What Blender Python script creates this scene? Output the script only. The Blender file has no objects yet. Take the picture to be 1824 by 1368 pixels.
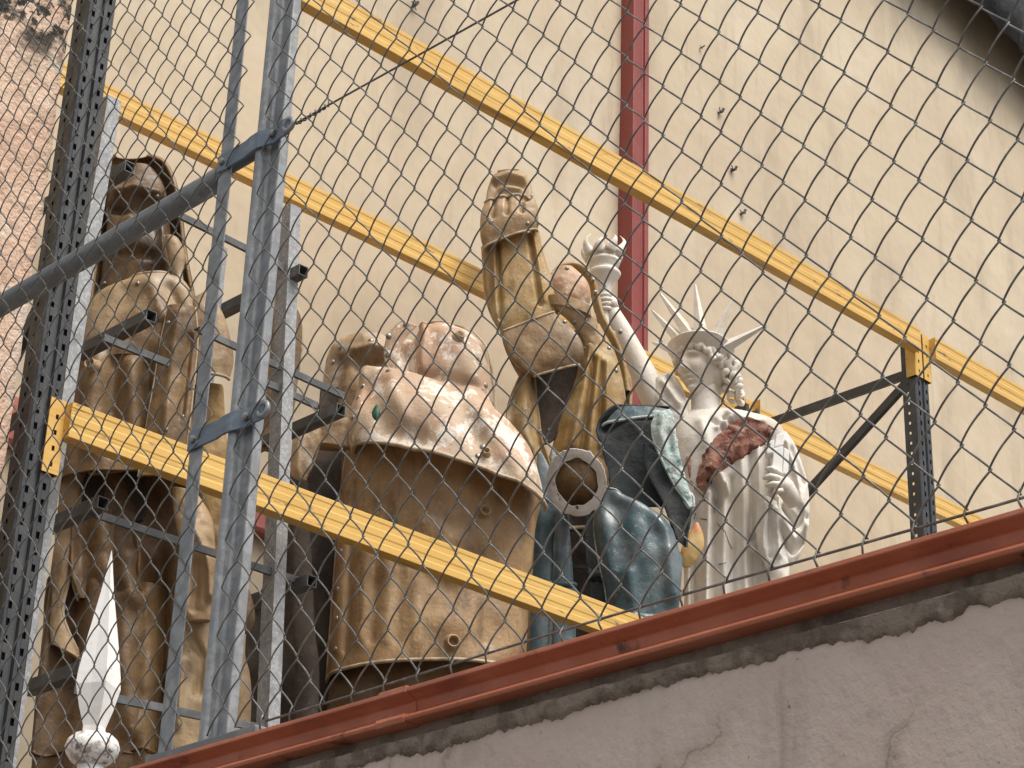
import bpy, bmesh, math, random
import numpy as np
from mathutils import Vector, Matrix, noise

random.seed(7)
scene = bpy.context.scene
COL = scene.collection

# ---------------------------------------------------------------- camera
EYE = Vector((0.0, 0.0, 1.6))
FOCAL, PITCH, ROLL, AZIM = 3761.9, 0.446729, 0.033845, 0.806797
FWD = Vector((math.cos(PITCH) * math.cos(AZIM), math.cos(PITCH) * math.sin(AZIM), math.sin(PITCH)))
_r = Vector((math.sin(AZIM), -math.cos(AZIM), 0.0))
_u = _r.cross(FWD)
RIGHT = _r * math.cos(ROLL) + _u * math.sin(ROLL)
UPV = -_r * math.sin(ROLL) + _u * math.cos(ROLL)
cam_data = bpy.data.cameras.new('camera')
cam_data.sensor_width = 36.0
cam_data.lens = FOCAL / 1824.0 * 36.0
cam_data.clip_start = 0.05
cam_data.clip_end = 3000.0
cam = bpy.data.objects.new('camera', cam_data)
COL.objects.link(cam)
m3 = Matrix((RIGHT, UPV, -FWD)).transposed()
cam.matrix_world = Matrix.Translation(EYE) @ m3.to_4x4()
scene.camera = cam

# ---------------------------------------------------------------- sky, sun, exposure
SUN_DIR = Vector((0.02, -0.50, 0.86)).normalized()
world = bpy.data.worlds.new('World')
scene.world = world
world.use_nodes = True
wn = world.node_tree
bg = wn.nodes['Background']
sky = wn.nodes.new('ShaderNodeTexSky')
sky.sky_type = 'NISHITA'
sky.sun_disc = False
sky.sun_elevation = math.asin(SUN_DIR.z)
sky.sun_rotation = math.atan2(SUN_DIR.x, SUN_DIR.y)
sky.air_density = 1.0
sky.dust_density = 4.0
sky.ozone_density = 0.6
hs = wn.nodes.new('ShaderNodeHueSaturation')
hs.inputs['Saturation'].default_value = 0.2     # thin overcast: a paler sky
wn.links.new(sky.outputs['Color'], hs.inputs['Color'])
wn.links.new(hs.outputs['Color'], bg.inputs['Color'])
bg.inputs['Strength'].default_value = 0.13
sun_data = bpy.data.lights.new('sun', 'SUN')
sun_data.energy = 2.2
sun_data.angle = math.radians(32.0)
sun_data.color = (1.0, 0.94, 0.84)
sun = bpy.data.objects.new('sun', sun_data)
COL.objects.link(sun)
sun.rotation_euler = SUN_DIR.to_track_quat('Z', 'Y').to_euler()
sun.location = (2, -4, 12)
vs = scene.view_settings
vs.view_transform = 'Standard'
vs.look = 'None'
vs.exposure = 0.45
vs.gamma = 1.0
vs.use_curve_mapping = False
scene.cycles.max_bounces = 5
scene.cycles.use_denoising = True


# ---------------------------------------------------------------- helpers
def ray(x, y):
    return FWD * FOCAL + RIGHT * (x - 912.0) + UPV * (684.0 - y)


def spot(x, y, axis, v):
    """point of the place seen at photo position (x, y), on the plane a=v, b=v or at forward distance v"""
    d = ray(x, y)
    if axis == 'a':
        k = v / d.x
    elif axis == 'b':
        k = v / d.y
    elif axis == 'z':
        k = (v - EYE.z) / d.z
    else:
        k = v / (d.x * math.cos(AZIM) + d.y * math.sin(AZIM))
    return EYE + d * k


TOWARD = Vector((-math.cos(AZIM), -math.sin(AZIM), 0.0))
SIDE = Vector((math.sin(AZIM), -math.cos(AZIM), 0.0))


def photo(P):
    d = P - EYE
    c = d.dot(FWD)
    return 912.0 + FOCAL * d.dot(RIGHT) / c, 684.0 - FOCAL * d.dot(UPV) / c


def link(o, parent=None):
    COL.objects.link(o)
    if parent is not None:
        o.parent = parent
    return o


def mesh_obj(name, verts, faces, mat, parent=None, smooth=False):
    me = bpy.data.meshes.new(name)
    me.from_pydata([tuple(v) for v in verts], [], faces)
    me.update()
    if smooth:
        me.polygons.foreach_set('use_smooth', [True] * len(me.polygons))
    if mat is not None:
        me.materials.append(mat)
    return link(bpy.data.objects.new(name, me), parent)


def thing(name, label, category, group=None, kind=None, loc=(0, 0, 0)):
    e = bpy.data.objects.new(name, None)
    e.empty_display_size = 0.1
    e['label'] = label
    e['category'] = category
    if group:
        e['group'] = group
    if kind:
        e['kind'] = kind
    COL.objects.link(e)
    return e


def tag(o, label, category, group=None):
    o['label'] = label
    o['category'] = category
    if group:
        o['group'] = group
    return o


class Geo:
    """collects simple shapes into one mesh"""
    def __init__(self):
        self.v, self.f = [], []

    def add(self, vs, fs):
        n = len(self.v)
        self.v += [Vector(p) for p in vs]
        self.f += [tuple(i + n for i in f) for f in fs]
        return self

    def box(self, p0, p1):
        x0, y0, z0 = p0
        x1, y1, z1 = p1
        return self.add([(x0, y0, z0), (x1, y0, z0), (x1, y1, z0), (x0, y1, z0), (x0, y0, z1), (x1, y0, z1), (x1, y1, z1), (x0, y1, z1)],
                        [(0, 3, 2, 1), (4, 5, 6, 7), (0, 1, 5, 4), (1, 2, 6, 5), (2, 3, 7, 6), (3, 0, 4, 7)])

    def bar(self, p0, p1, w, h, up=Vector((0, 0, 1)), hollow=0.0):
        p0, p1 = Vector(p0), Vector(p1)
        d = (p1 - p0).normalized()
        s = d.cross(up).normalized()
        u = s.cross(d)
        vs = []
        for p in (p0, p1):
            for a, b in ((-1, -1), (1, -1), (1, 1), (-1, 1)):
                vs.append(p + s * (a * w / 2) + u * (b * h / 2))
        if not hollow:
            return self.add(vs, [(0, 1, 2, 3), (7, 6, 5, 4), (0, 4, 5, 1), (1, 5, 6, 2), (2, 6, 7, 3), (3, 7, 4, 0)])
        k = len(vs)
        for p in (p0, p1):
            for a, b in ((-1, -1), (1, -1), (1, 1), (-1, 1)):
                vs.append(p + s * (a * (w / 2 - hollow)) + u * (b * (h / 2 - hollow)))
        fs = []
        for i in range(4):
            j = (i + 1) % 4
            fs += [(i, i + 4, j + 4, j), (k + j, k + j + 4, k + i + 4, k + i), (j, k + j, k + i, i), (i + 4, k + i + 4, k + j + 4, j + 4)]
        return self.add(vs, fs)

    def tube(self, path, r, n=8, cap=True):
        path = [Vector(p) for p in path]
        rs = r if isinstance(r, (list, tuple)) else [r] * len(path)
        ref = Vector((0.31, 0.17, 0.93))
        vs, fs = [], []
        prev = None
        for i, p in enumerate(path):
            d = (path[min(i + 1, len(path) - 1)] - path[max(i - 1, 0)])
            if d.length < 1e-9:
                d = Vector((0, 0, 1))
            d.normalize()
            if prev is None:
                s = d.cross(ref)
                if s.length < 1e-3:
                    s = d.cross(Vector((1, 0, 0)))
            else:
                s = prev - d * prev.dot(d)
            s.normalize()
            prev = s
            u = d.cross(s)
            for k in range(n):
                t = 2 * math.pi * k / n
                vs.append(p + (s * math.cos(t) + u * math.sin(t)) * rs[i])
        for i in range(len(path) - 1):
            for k in range(n):
                a, b = i * n + k, i * n + (k + 1) % n
                fs.append((a, b, b + n, a + n))
        if cap:
            fs.append(tuple(range(n - 1, -1, -1)))
            fs.append(tuple(len(path) * n - n + k for k in range(n)))
        return self.add(vs, fs)

    def extrude(self, prof, p0, d, ax, ay, cap=True):
        """closed profile [(u, v)] in plane (ax, ay) at p0, swept by vector d"""
        p0, d, ax, ay = Vector(p0), Vector(d), Vector(ax), Vector(ay)
        n = len(prof)
        vs = [p0 + ax * u + ay * v for u, v in prof] + [p0 + d + ax * u + ay * v for u, v in prof]
        fs = [(i, (i + 1) % n, (i + 1) % n + n, i + n) for i in range(n)]
        if cap:
            fs += [tuple(range(n - 1, -1, -1)), tuple(range(n, 2 * n))]
        return self.add(vs, fs)

    def lathe(self, prof, base, axis=Vector((0, 0, 1)), n=24):
        base = Vector(base)
        axis = Vector(axis).normalized()
        s = axis.cross(Vector((0.3, 0.9, 0.1))).normalized()
        u = axis.cross(s)
        vs, fs = [], []
        for r, h in prof:
            for k in range(n):
                t = 2 * math.pi * k / n
                vs.append(base + axis * h + (s * math.cos(t) + u * math.sin(t)) * r)
        for i in range(len(prof) - 1):
            for k in range(n):
                a, b = i * n + k, i * n + (k + 1) % n
                fs.append((a, b, b + n, a + n))
        fs.append(tuple(range(n - 1, -1, -1)))
        fs.append(tuple(len(prof) * n - n + k for k in range(n)))
        return self.add(vs, fs)

    def build(self, name, mat, parent=None, smooth=False, bevel=0.0, solid=0.0):
        o = mesh_obj(name, self.v, self.f, mat, parent, smooth)
        bm = bmesh.new()
        bm.from_mesh(o.data)
        bmesh.ops.recalc_face_normals(bm, faces=bm.faces)
        bm.to_mesh(o.data)
        bm.free()
        if solid:
            s = o.modifiers.new('thickness', 'SOLIDIFY')
            s.thickness = solid
            s.offset = 0
        if bevel:
            b = o.modifiers.new('edge', 'BEVEL')
            b.width = bevel
            b.segments = 2
            b.limit_method = 'ANGLE'
        return o


# ---------------------------------------------------------------- materials
def rgb(c):
    return (c[0], c[1], c[2], 1.0)


class Mat:
    """principled material with layered procedural colour in object space"""
    def __init__(self, name, base, rough=0.6, metal=0.0, coat=0.0, spec=0.5):
        self.m = bpy.data.materials.new(name)
        self.m.use_nodes = True
        self.t = self.m.node_tree
        self.p = self.t.nodes['Principled BSDF']
        self.p.inputs['Base Color'].default_value = rgb(base)
        self.p.inputs['Roughness'].default_value = rough
        self.p.inputs['Metallic'].default_value = metal
        self.p.inputs['Coat Weight'].default_value = coat
        self.p.inputs['Coat Roughness'].default_value = 0.25
        self.p.inputs['Specular IOR Level'].default_value = spec
        c = self.n('ShaderNodeTexCoord')
        self.co = c.outputs['Object']
        r = self.n('ShaderNodeRGB')
        r.outputs[0].default_value = rgb(base)
        self.col = r.outputs[0]
        self.h = None

    def n(self, kind, **kw):
        x = self.t.nodes.new(kind)
        for k, v in kw.items():
            setattr(x, k, v)
        return x

    def L(self, a, b):
        self.t.links.new(a, b)

    def noise(self, scale, detail=4.0, rough=0.6, stretch=None, distort=0.0, off=(0, 0, 0)):
        mp = self.n('ShaderNodeMapping')
        mp.inputs['Location'].default_value = off
        if stretch:
            mp.inputs['Scale'].default_value = stretch
        self.L(self.co, mp.inputs['Vector'])
        x = self.n('ShaderNodeTexNoise')
        x.inputs['Scale'].default_value = scale
        x.inputs['Detail'].default_value = detail
        x.inputs['Roughness'].default_value = rough
        x.inputs['Distortion'].default_value = distort
        self.L(mp.outputs[0], x.inputs['Vector'])
        return x.outputs['Fac']

    def ramp(self, fac, lo, hi, v0=0.0, v1=1.0):
        x = self.n('ShaderNodeMapRange', interpolation_type='SMOOTHSTEP')
        x.inputs['From Min'].default_value = lo
        x.inputs['From Max'].default_value = hi
        x.inputs['To Min'].default_value = v0
        x.inputs['To Max'].default_value = v1
        self.L(fac, x.inputs['Value'])
        return x.outputs['Result']

    def mul(self, a, b):
        x = self.n('ShaderNodeMath', operation='MULTIPLY')
        self.L(a, x.inputs[0])
        if isinstance(b, (int, float)):
            x.inputs[1].default_value = b
        else:
            self.L(b, x.inputs[1])
        return x.outputs[0]

    def layer(self, color, fac, blend='MIX'):
        x = self.n('ShaderNodeMix', data_type='RGBA', blend_type=blend)
        if isinstance(fac, (int, float)):
            x.inputs[0].default_value = fac
        else:
            self.L(fac, x.inputs[0])
        self.L(self.col, x.inputs[6])
        x.inputs[7].default_value = rgb(color)
        self.col = x.outputs[2]
        return self

    def patches(self, color, scale, lo, hi, detail=5, amount=1.0, **kw):
        return self.layer(color, self.ramp(self.noise(scale, detail, **kw), lo, hi, 0.0, amount))

    def bump(self, scale, dist, detail=5, strength=1.0, **kw):
        b = self.n('ShaderNodeBump')
        b.inputs['Strength'].default_value = strength
        b.inputs['Distance'].default_value = dist
        self.L(self.noise(scale, detail, **kw), b.inputs['Height'])
        if self.h is not None:
            self.L(self.h, b.inputs['Normal'])
        self.h = b.outputs['Normal']
        return self

    def rough(self, scale, r0, r1, **kw):
        self.L(self.ramp(self.noise(scale, 4, **kw), 0.3, 0.7, r0, r1), self.p.inputs['Roughness'])
        return self

    def position(self):
        g = self.n('ShaderNodeNewGeometry')
        s = self.n('ShaderNodeSeparateXYZ')
        self.L(g.outputs['Position'], s.inputs[0])
        return s.outputs

    def done(self):
        self.L(self.col, self.p.inputs['Base Color'])
        if self.h is not None:
            self.L(self.h, self.p.inputs['Normal'])
        return self.m


M = {}
M['cream'] = (Mat('cream_plaster', (0.555, 0.462, 0.340), 0.9, spec=0.2)
              .patches((0.50, 0.405, 0.30), 0.7, 0.42, 0.66, amount=0.7)
              .patches((0.61, 0.525, 0.40), 1.1, 0.48, 0.70, amount=0.8, off=(4, 2, 1))
              .patches((0.38, 0.31, 0.23), 1.7, 0.48, 0.72, amount=0.6, stretch=(1.5, 1, 0.5), off=(9, 0, 3))
              .patches((0.42, 0.335, 0.24), 7.0, 0.54, 0.76, amount=0.45, stretch=(2.6, 1, 0.30))
              .patches((0.60, 0.535, 0.42), 14.0, 0.56, 0.74, amount=0.4, stretch=(1.6, 1, 0.6), off=(2, 2, 2))
              .patches((0.33, 0.25, 0.175), 34.0, 0.69, 0.78, amount=0.6, detail=3)
              .bump(3, 0.012, 3).done())
M['mortar'] = (Mat('rough_mortar', (0.29, 0.235, 0.19), 0.95, spec=0.1)
               .patches((0.13, 0.10, 0.078), 22, 0.42, 0.62, amount=0.8)
               .patches((0.36, 0.30, 0.245), 35, 0.58, 0.72, amount=0.7)
               .bump(60, 0.006, 6).bump(220, 0.002, 3).done())
M['red'] = (Mat('dark_red_paint', (0.235, 0.042, 0.036), 0.42)
            .patches((0.30, 0.085, 0.07), 4.0, 0.5, 0.75, amount=0.6)
            .patches((0.15, 0.035, 0.03), 9.0, 0.55, 0.75, amount=0.6, stretch=(1, 1, 0.3))
            .bump(50, 0.0015, 4).done())
M['coral'] = (Mat('faded_red_paint', (0.40, 0.115, 0.09), 0.6)
              .patches((0.46, 0.17, 0.14), 6.0, 0.45, 0.7).bump(40, 0.002, 4).done())
M['rustred'] = (Mat('rust_red_primer', (0.44, 0.135, 0.068), 0.48)
                .patches((0.50, 0.175, 0.10), 12.0, 0.45, 0.7, amount=0.8)
                .patches((0.23, 0.065, 0.04), 9.0, 0.52, 0.74, amount=0.8, stretch=(1, 0.4, 1), off=(2, 2, 2))
                .patches((0.05, 0.028, 0.022), 14.0, 0.60, 0.68, amount=0.9, off=(5, 1, 0))
                .patches((0.40, 0.29, 0.23), 70.0, 0.72, 0.78, amount=0.5, detail=2)
                .rough(20, 0.38, 0.62).bump(70, 0.0012, 4).done())
M['galv'] = (Mat('galvanised_steel', (0.27, 0.275, 0.28), 0.45, metal=0.4)
             .patches((0.40, 0.41, 0.42), 60.0, 0.42, 0.62, amount=0.7, detail=3)
             .patches((0.20, 0.22, 0.24), 12.0, 0.45, 0.68, amount=0.7)
             .patches((0.30, 0.27, 0.24), 25.0, 0.66, 0.78, amount=0.5, stretch=(1, 1, 0.3))
             .rough(30, 0.36, 0.58).bump(90, 0.0006, 3).done())
M['galv_rough'] = (Mat('pitted_galvanised_steel', (0.30, 0.305, 0.31), 0.6, metal=0.3)
                   .patches((0.44, 0.44, 0.44), 90.0, 0.5, 0.62, amount=0.8, detail=3)
                   .patches((0.17, 0.175, 0.18), 28.0, 0.5, 0.7, amount=0.7)
                   .bump(120, 0.001, 3).done())
M['band'] = (Mat('bluish_clamp_steel', (0.15, 0.19, 0.235), 0.5, metal=0.35)
             .patches((0.22, 0.26, 0.31), 40.0, 0.45, 0.7).patches((0.13, 0.13, 0.13), 22, 0.58, 0.74).bump(80, 0.0007).done())
M['darktube'] = (Mat('dark_grey_steel', (0.085, 0.088, 0.092), 0.5, metal=0.25)
                 .patches((0.15, 0.15, 0.15), 18.0, 0.45, 0.7).patches((0.16, 0.12, 0.09), 34.0, 0.62, 0.74, amount=0.6)
                 .bump(90, 0.0008).done())
M['pipe'] = (Mat('dull_grey_pipe', (0.175, 0.18, 0.185), 0.5, metal=0.4)
             .patches((0.25, 0.255, 0.26), 14.0, 0.45, 0.7).patches((0.11, 0.105, 0.10), 30.0, 0.55, 0.75, amount=0.7)
             .bump(90, 0.0006).done())
M['wire'] = (Mat('aged_fence_wire', (0.135, 0.132, 0.122), 0.42, metal=0.5)
             .patches((0.26, 0.255, 0.24), 45.0, 0.45, 0.7).patches((0.10, 0.075, 0.055), 30.0, 0.6, 0.75, amount=0.7).done())
M['post'] = (Mat('charcoal_rack_paint', (0.040, 0.042, 0.046), 0.38, metal=0.1)
             .patches((0.068, 0.070, 0.074), 10.0, 0.45, 0.72).patches((0.17, 0.165, 0.16), 55.0, 0.68, 0.76, amount=0.5)
             .rough(25, 0.3, 0.5).bump(90, 0.0005).done())
M['yellow'] = (Mat('yellow_rack_paint', (0.64, 0.385, 0.095), 0.42)
               .patches((0.68, 0.435, 0.125), 7.0, 0.45, 0.7, amount=0.8, stretch=(0.3, 1, 1))
               .patches((0.50, 0.28, 0.06), 18.0, 0.58, 0.76, amount=0.6, stretch=(0.15, 1, 1.5))
               .patches((0.30, 0.18, 0.05), 30.0, 0.55, 0.70, amount=0.7, stretch=(0.06, 1, 2.2), detail=5)
               .patches((0.16, 0.10, 0.05), 40.0, 0.64, 0.71, amount=0.8, stretch=(0.22, 1, 1), detail=4)
               .patches((0.78, 0.66, 0.40), 24.0, 0.64, 0.74, amount=0.5, stretch=(0.1, 1, 2), detail=4, off=(3, 1, 8))
               .rough(16, 0.34, 0.55).bump(60, 0.0008).done())
M['tarp'] = (Mat('charcoal_tarpaulin', (0.028, 0.029, 0.034), 0.75).patches((0.05, 0.05, 0.055), 4, 0.4, 0.7).bump(14, 0.01, 3).done())
M['paving'] = (Mat('worn_grey_paving', (0.13, 0.125, 0.12), 0.9).patches((0.17, 0.165, 0.155), 2, 0.4, 0.7).patches((0.05, 0.05, 0.05), 60, 0.5, 0.7).bump(120, 0.004).done())
M['dirt'] = (Mat('dusty_floor', (0.12, 0.105, 0.09), 0.95).patches((0.08, 0.07, 0.06), 2, 0.4, 0.7).bump(25, 0.006).done())
M['bolt'] = Mat('bolt_steel', (0.30, 0.29, 0.27), 0.4, metal=0.7).patches((0.14, 0.11, 0.09), 60, 0.5, 0.7).done()

# ---------------------------------------------------------------- setting: ground, terrace
RAIL_Z = 2.355            # top of the steel channel on the parapet
FENCE_A = 1.6
WALL_B = 6.5
FLOOR_Z = 2.12


def structure(o):
    o['kind'] = 'structure'
    return o


structure(Geo().box((-400, -400, -0.5), (400, 400, 0.0)).build('ground', M['paving']))
structure(Geo().box((1.76, -6, 0.004), (24, WALL_B, FLOOR_Z)).build('terrace_floor', M['dirt']))

# ---------------------------------------------------------------- cream building
building = thing('building', 'cream plastered building wall with dark red column and roof eave above', 'building')


def sheet_wall(name, x0, x1, z0, z1, b, mat, parent, nx, nz, amp):
    vs, fs = [], []
    for j in range(nz + 1):
        for i in range(nx + 1):
            x = x0 + (x1 - x0) * i / nx
            z = z0 + (z1 - z0) * j / nz
            vs.append((x, b + amp * noise.noise(Vector((x * 0.9, 3.1, z * 0.9))) + amp * 0.5 * noise.noise(Vector((x * 2.6, 8, z * 2.6))), z))
    for j in range(nz):
        for i in range(nx):
            k = j * (nx + 1) + i
            fs.append((k, k + 1, k + nx + 2, k + nx + 1))
    o = mesh_obj(name, vs, fs, mat, parent, True)
    s = o.modifiers.new('thickness', 'SOLIDIFY')
    s.thickness = 0.25
    s.offset = -1
    return o


sheet_wall('wall', 0.0, 26.0, FLOOR_Z - 0.2, 12.6, WALL_B, M['cream'], building, 170, 70, 0.012)
cA, cB = 6.950, 7.075
colm = Geo()
colm.extrude([(cA, -0.10), (cA + 0.030, -0.10), (cA + 0.034, -0.085), (cB - 0.034, -0.085), (cB - 0.030, -0.10), (cB, -0.10), (cB, 0.03), (cA, 0.03)],
             (0, WALL_B, FLOOR_Z), (0, 0, 10.2), (1, 0, 0), (0, 1, 0))
colm.build('column', M['red'], building, bevel=0.004)
bandtop, bandbot = 4.92, 4.715
Geo().extrude([(0.02, bandtop), (-0.055, bandtop - 0.01), (-0.06, bandtop - 0.05), (-0.06, bandbot + 0.02), (-0.05, bandbot), (0.02, bandbot)],
              (1.2, WALL_B, 0), (4.6, 0, 0), (0, 1, 0), (0, 0, 1)).build('horizontal_beam', M['coral'], building, bevel=0.006)
# roof overhang and the dark underside over the top right corner
roof = Geo()
EAVE_B, EAVE_Z = 6.08, 11.45
roof.extrude([(EAVE_B, EAVE_Z), (WALL_B + 0.3, EAVE_Z + 0.35), (WALL_B + 0.3, EAVE_Z + 0.45), (EAVE_B - 0.02, EAVE_Z + 0.10)],
             (0.0, 0, 0), (26, 0, 0), (0, 1, 0), (0, 0, 1))
rf = roof.build('roof', M['tarp'], building)
# small dark fixings left in the plaster
for (x, y, s) in ((1283, 200, 1.0), (1306, 303, 1.0), (1322, 380, 1.0), (738, 10, 0.9), (1249, 85, 0.5)):
    P = spot(x, y, 'b', WALL_B - 0.012)
    g = Geo()
    g.tube([P + Vector((0, 0.03, 0)), P + Vector((0.0, -0.015, 0.0)), P + Vector((0.006, -0.02, 0.018 * s))], 0.009 * s, 6)
    for k in range(4):
        t = random.uniform(0, 6.28)
        g.tube([P, P + Vector((math.cos(t) * 0.026 * s, -0.004, math.sin(t) * 0.03 * s))], 0.0032 * s, 4)
    g.build('wall_hook', M['darktube'], building)

# ---------------------------------------------------------------- dark tarpaulin hanging from the eave, top right
edge = [(1590, -150), (1728, 0), (1758, 22), (1778, 54), (1812, 80), (1816, 92), (1836, 100), (1904, 176), (2060, 320)]
vs, fs = [], []
NT = 60
for i in range(NT + 1):
    t = i / NT * (len(edge) - 1)
    k = min(int(t), len(edge) - 2)
    f = t - k
    x = edge[k][0] * (1 - f) + edge[k + 1][0] * f
    y = edge[k][1] * (1 - f) + edge[k + 1][1] * f
    low = spot(x, y, 'b', 6.26)
    top = Vector((low.x + 0.25, 6.10, 11.52))
    for j in range(7):
        s = j / 6
        p = low.lerp(top, s) + Vector((0, -0.06 * math.sin(s * math.pi) + 0.05 * noise.noise(low * 1.7 + Vector((0, s * 2, 0))), 0))
        vs.append(p)
for i in range(NT):
    for j in range(6):
        k = i * 7 + j
        fs.append((k, k + 7, k + 8, k + 1))
tp = mesh_obj('tarpaulin', vs, fs, M['tarp'], None, True)
tp.modifiers.new('thickness', 'SOLIDIFY').thickness = 0.008
tag(tp, 'charcoal tarpaulin hanging from the eave in the top right corner', 'tarpaulin')

# ---------------------------------------------------------------- weathered pink pillar at the left edge
pil = Geo()
pz0, pz1 = FLOOR_Z, 6.6
NA, NZ = 26, 120
vs, fs = [], []
ring = []
for j in range(NZ + 1):
    z = pz0 + (pz1 - pz0) * j / NZ
    row = []
    pts = [(1.70 + (2.655 - 1.70) * i / NA, 4.74) for i in range(NA + 1)] + [(2.66, 4.75 + 0.5 * i / 6) for i in range(1, 7)] + [(1.70, 5.25)]
    for (x, y) in pts:
        n1 = noise.noise(Vector((x * 5, y * 5, z * 5))) * 0.012 + noise.noise(Vector((x * 17, y * 17, z * 17))) * 0.006
        row.append(len(vs))
        vs.append((x + n1 * 1.2, y + n1, z))
    ring.append(row)
nr = len(ring[0])
for j in range(NZ):
    for i in range(nr):
        a, b = ring[j][i], ring[j][(i + 1) % nr]
        fs.append((a, b, ring[j + 1][(i + 1) % nr], ring[j + 1][i]))
fs.append(tuple(ring[NZ]))
pm = Mat('pink_weathered_plaster_grimy', (0.58, 0.40, 0.295), 0.92, spec=0.2)
pm.patches((0.66, 0.50, 0.38), 2.2, 0.42, 0.62, amount=0.9).patches((0.66, 0.56, 0.46), 5.0, 0.55, 0.70, amount=0.8, off=(2, 0, 5))
pm.patches((0.36, 0.24, 0.17), 12.0, 0.58, 0.72, amount=0.6).patches((0.20, 0.13, 0.09), 38.0, 0.66, 0.74, amount=0.8, detail=2)
pz = pm.position()
hi = pm.ramp(pz[2], 4.98, 5.20)
pm.layer((0.045, 0.040, 0.032), pm.mul(pm.ramp(pm.noise(13, 6), 0.44, 0.60), hi))
pm.layer((0.50, 0.46, 0.38), pm.mul(pm.ramp(pm.noise(6, 6, off=(3, 3, 3)), 0.50, 0.62), pm.ramp(pz[2], 4.7, 5.05)))
pm.layer((0.035, 0.032, 0.027), pm.mul(pm.ramp(pm.noise(24, 6, off=(1, 0, 0)), 0.5, 0.58), pm.ramp(pz[2], 5.06, 5.22)))
pm.bump(14, 0.02, 6).bump(70, 0.008, 4)
tag(mesh_obj('pillar', vs, fs, pm.done(), None, True), 'peeling pink plaster pillar with black grime at the left edge', 'pillar')

# ---------------------------------------------------------------- parapet wall and channel
parapet = thing('parapet_wall', 'mauve grey plastered parapet wall with mortar bed under the red channel', 'wall')
vs, fs = [], []
NY, NZ2 = 200, 90
y0, y1, z0, z1 = -4.0, 7.0, 0.0, RAIL_Z - 0.058
for j in range(NZ2 + 1):
    for i in range(NY + 1):
        y = y0 + (y1 - y0) * i / NY
        z = z0 + (z1 - z0) * (j / NZ2)
        vs.append((FENCE_A + 0.005 + 0.004 * noise.noise(Vector((2, y * 2.2, z * 2.2))) + 0.0016 * noise.noise(Vector((2, y * 9, z * 9))), y, z))
for j in range(NZ2):
    for i in range(NY):
        k = j * (NY + 1) + i
        fs.append((k, k + NY + 1, k + NY + 2, k + 1))
pw = mesh_obj('plaster_face', vs, fs, None, parapet, True)
s = pw.modifiers.new('thickness', 'SOLIDIFY')
s.thickness = 0.15
s.offset = -1
mm = Mat('mauve_plaster_cracked', (0.56, 0.448, 0.385), 0.88, spec=0.25)
mm.patches((0.61, 0.505, 0.44), 3.0, 0.42, 0.7, amount=0.8).patches((0.42, 0.34, 0.30), 5.0, 0.5, 0.75, amount=0.6, stretch=(1, 2.0, 0.35), off=(3, 1, 0))
mm.patches((0.45, 0.37, 0.33), 40.0, 0.5, 0.7, amount=0.4, detail=4)
mm.patches((0.34, 0.265, 0.215), 12.0, 0.60, 0.74, amount=0.6, stretch=(1, 2.2, 0.3), off=(0, 7, 0))
mm.patches((0.16, 0.115, 0.09), 62.0, 0.70, 0.75, amount=0.75, detail=3, off=(1, 5, 2)).patches((0.24, 0.18, 0.14), 9.0, 0.66, 0.76, amount=0.6, detail=7, off=(2, 3, 7))
# thin cracks running down the plaster
wv = mm.n('ShaderNodeTexVoronoi', feature='DISTANCE_TO_EDGE')
wv.inputs['Scale'].default_value = 2.6
mp = mm.n('ShaderNodeMapping')
mp.inputs['Scale'].default_value = (1, 1.5, 0.45)
ad = mm.n('ShaderNodeVectorMath', operation='ADD')
nz = mm.n('ShaderNodeTexNoise')
nz.inputs['Scale'].default_value = 7
nz.inputs['Detail'].default_value = 6
sc_ = mm.n('ShaderNodeVectorMath', operation='SCALE')
sc_.inputs['Scale'].default_value = 0.25
mm.L(mm.co, nz.inputs['Vector'])
mm.L(nz.outputs['Color'], sc_.inputs[0])
mm.L(mm.co, ad.inputs[0])
mm.L(sc_.outputs[0], ad.inputs[1])
mm.L(ad.outputs[0], mp.inputs['Vector'])
mm.L(mp.outputs[0], wv.inputs['Vector'])
crack = mm.ramp(wv.outputs['Distance'], 0.0, 0.007, 1.0, 0.0)
crack = mm.mul(crack, mm.ramp(mm.noise(2.4, 3, off=(6, 6, 2)), 0.47, 0.60))
mm.layer((0.24, 0.18, 0.145), mm.mul(crack, 0.6))
halo = mm.mul(mm.ramp(wv.outputs['Distance'], 0.0, 0.06, 1.0, 0.0), mm.ramp(mm.noise(2.4, 3, off=(6, 6, 2)), 0.47, 0.60))
mm.layer((0.30, 0.23, 0.18), mm.mul(halo, 0.4))
mm.bump(22, 0.004, 6).bump(130, 0.0012, 3)
pw.data.materials.append(mm.done())
# mortar bed: ragged strip standing a little proud of the plaster, with the rough bed behind it
vs, fs = [], []
NM = 3400
for i in range(NM + 1):
    y = y0 + (y1 - y0) * i / NM
    top = RAIL_Z - 0.056 + 0.003 * noise.noise(Vector((y * 21, 1, 0)))
    dip = 0.024 + 0.011 * noise.noise(Vector((y * 3.1, 0, 0))) + 0.007 * noise.noise(Vector((y * 11, 2, 0))) + 0.006 * noise.noise(Vector((y * 37, 5, 0))) + 0.005 * noise.noise(Vector((y * 95, 5, 0))) + 0.003 * noise.noise(Vector((y * 240, 9, 0)))
    zl = top - max(dip, 0.004)
    for j in range(7):
        s = j / 6
        z = top + (zl - top) * s
        a = FENCE_A + 0.002 - 0.0035 * (1 - s * s) + 0.0022 * noise.noise(Vector((y * 40, z * 40, 1))) + 0.0016 * noise.noise(Vector((y * 110, z * 110, 4)))
        if j == 0:
            a += 0.014
        if j == 6:
            a = FENCE_A + 0.008
        vs.append((a, y, z))
for i in range(NM):
    for j in range(6):
        k = i * 7 + j
        fs.append((k, k + 7, k + 8, k + 1))
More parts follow.
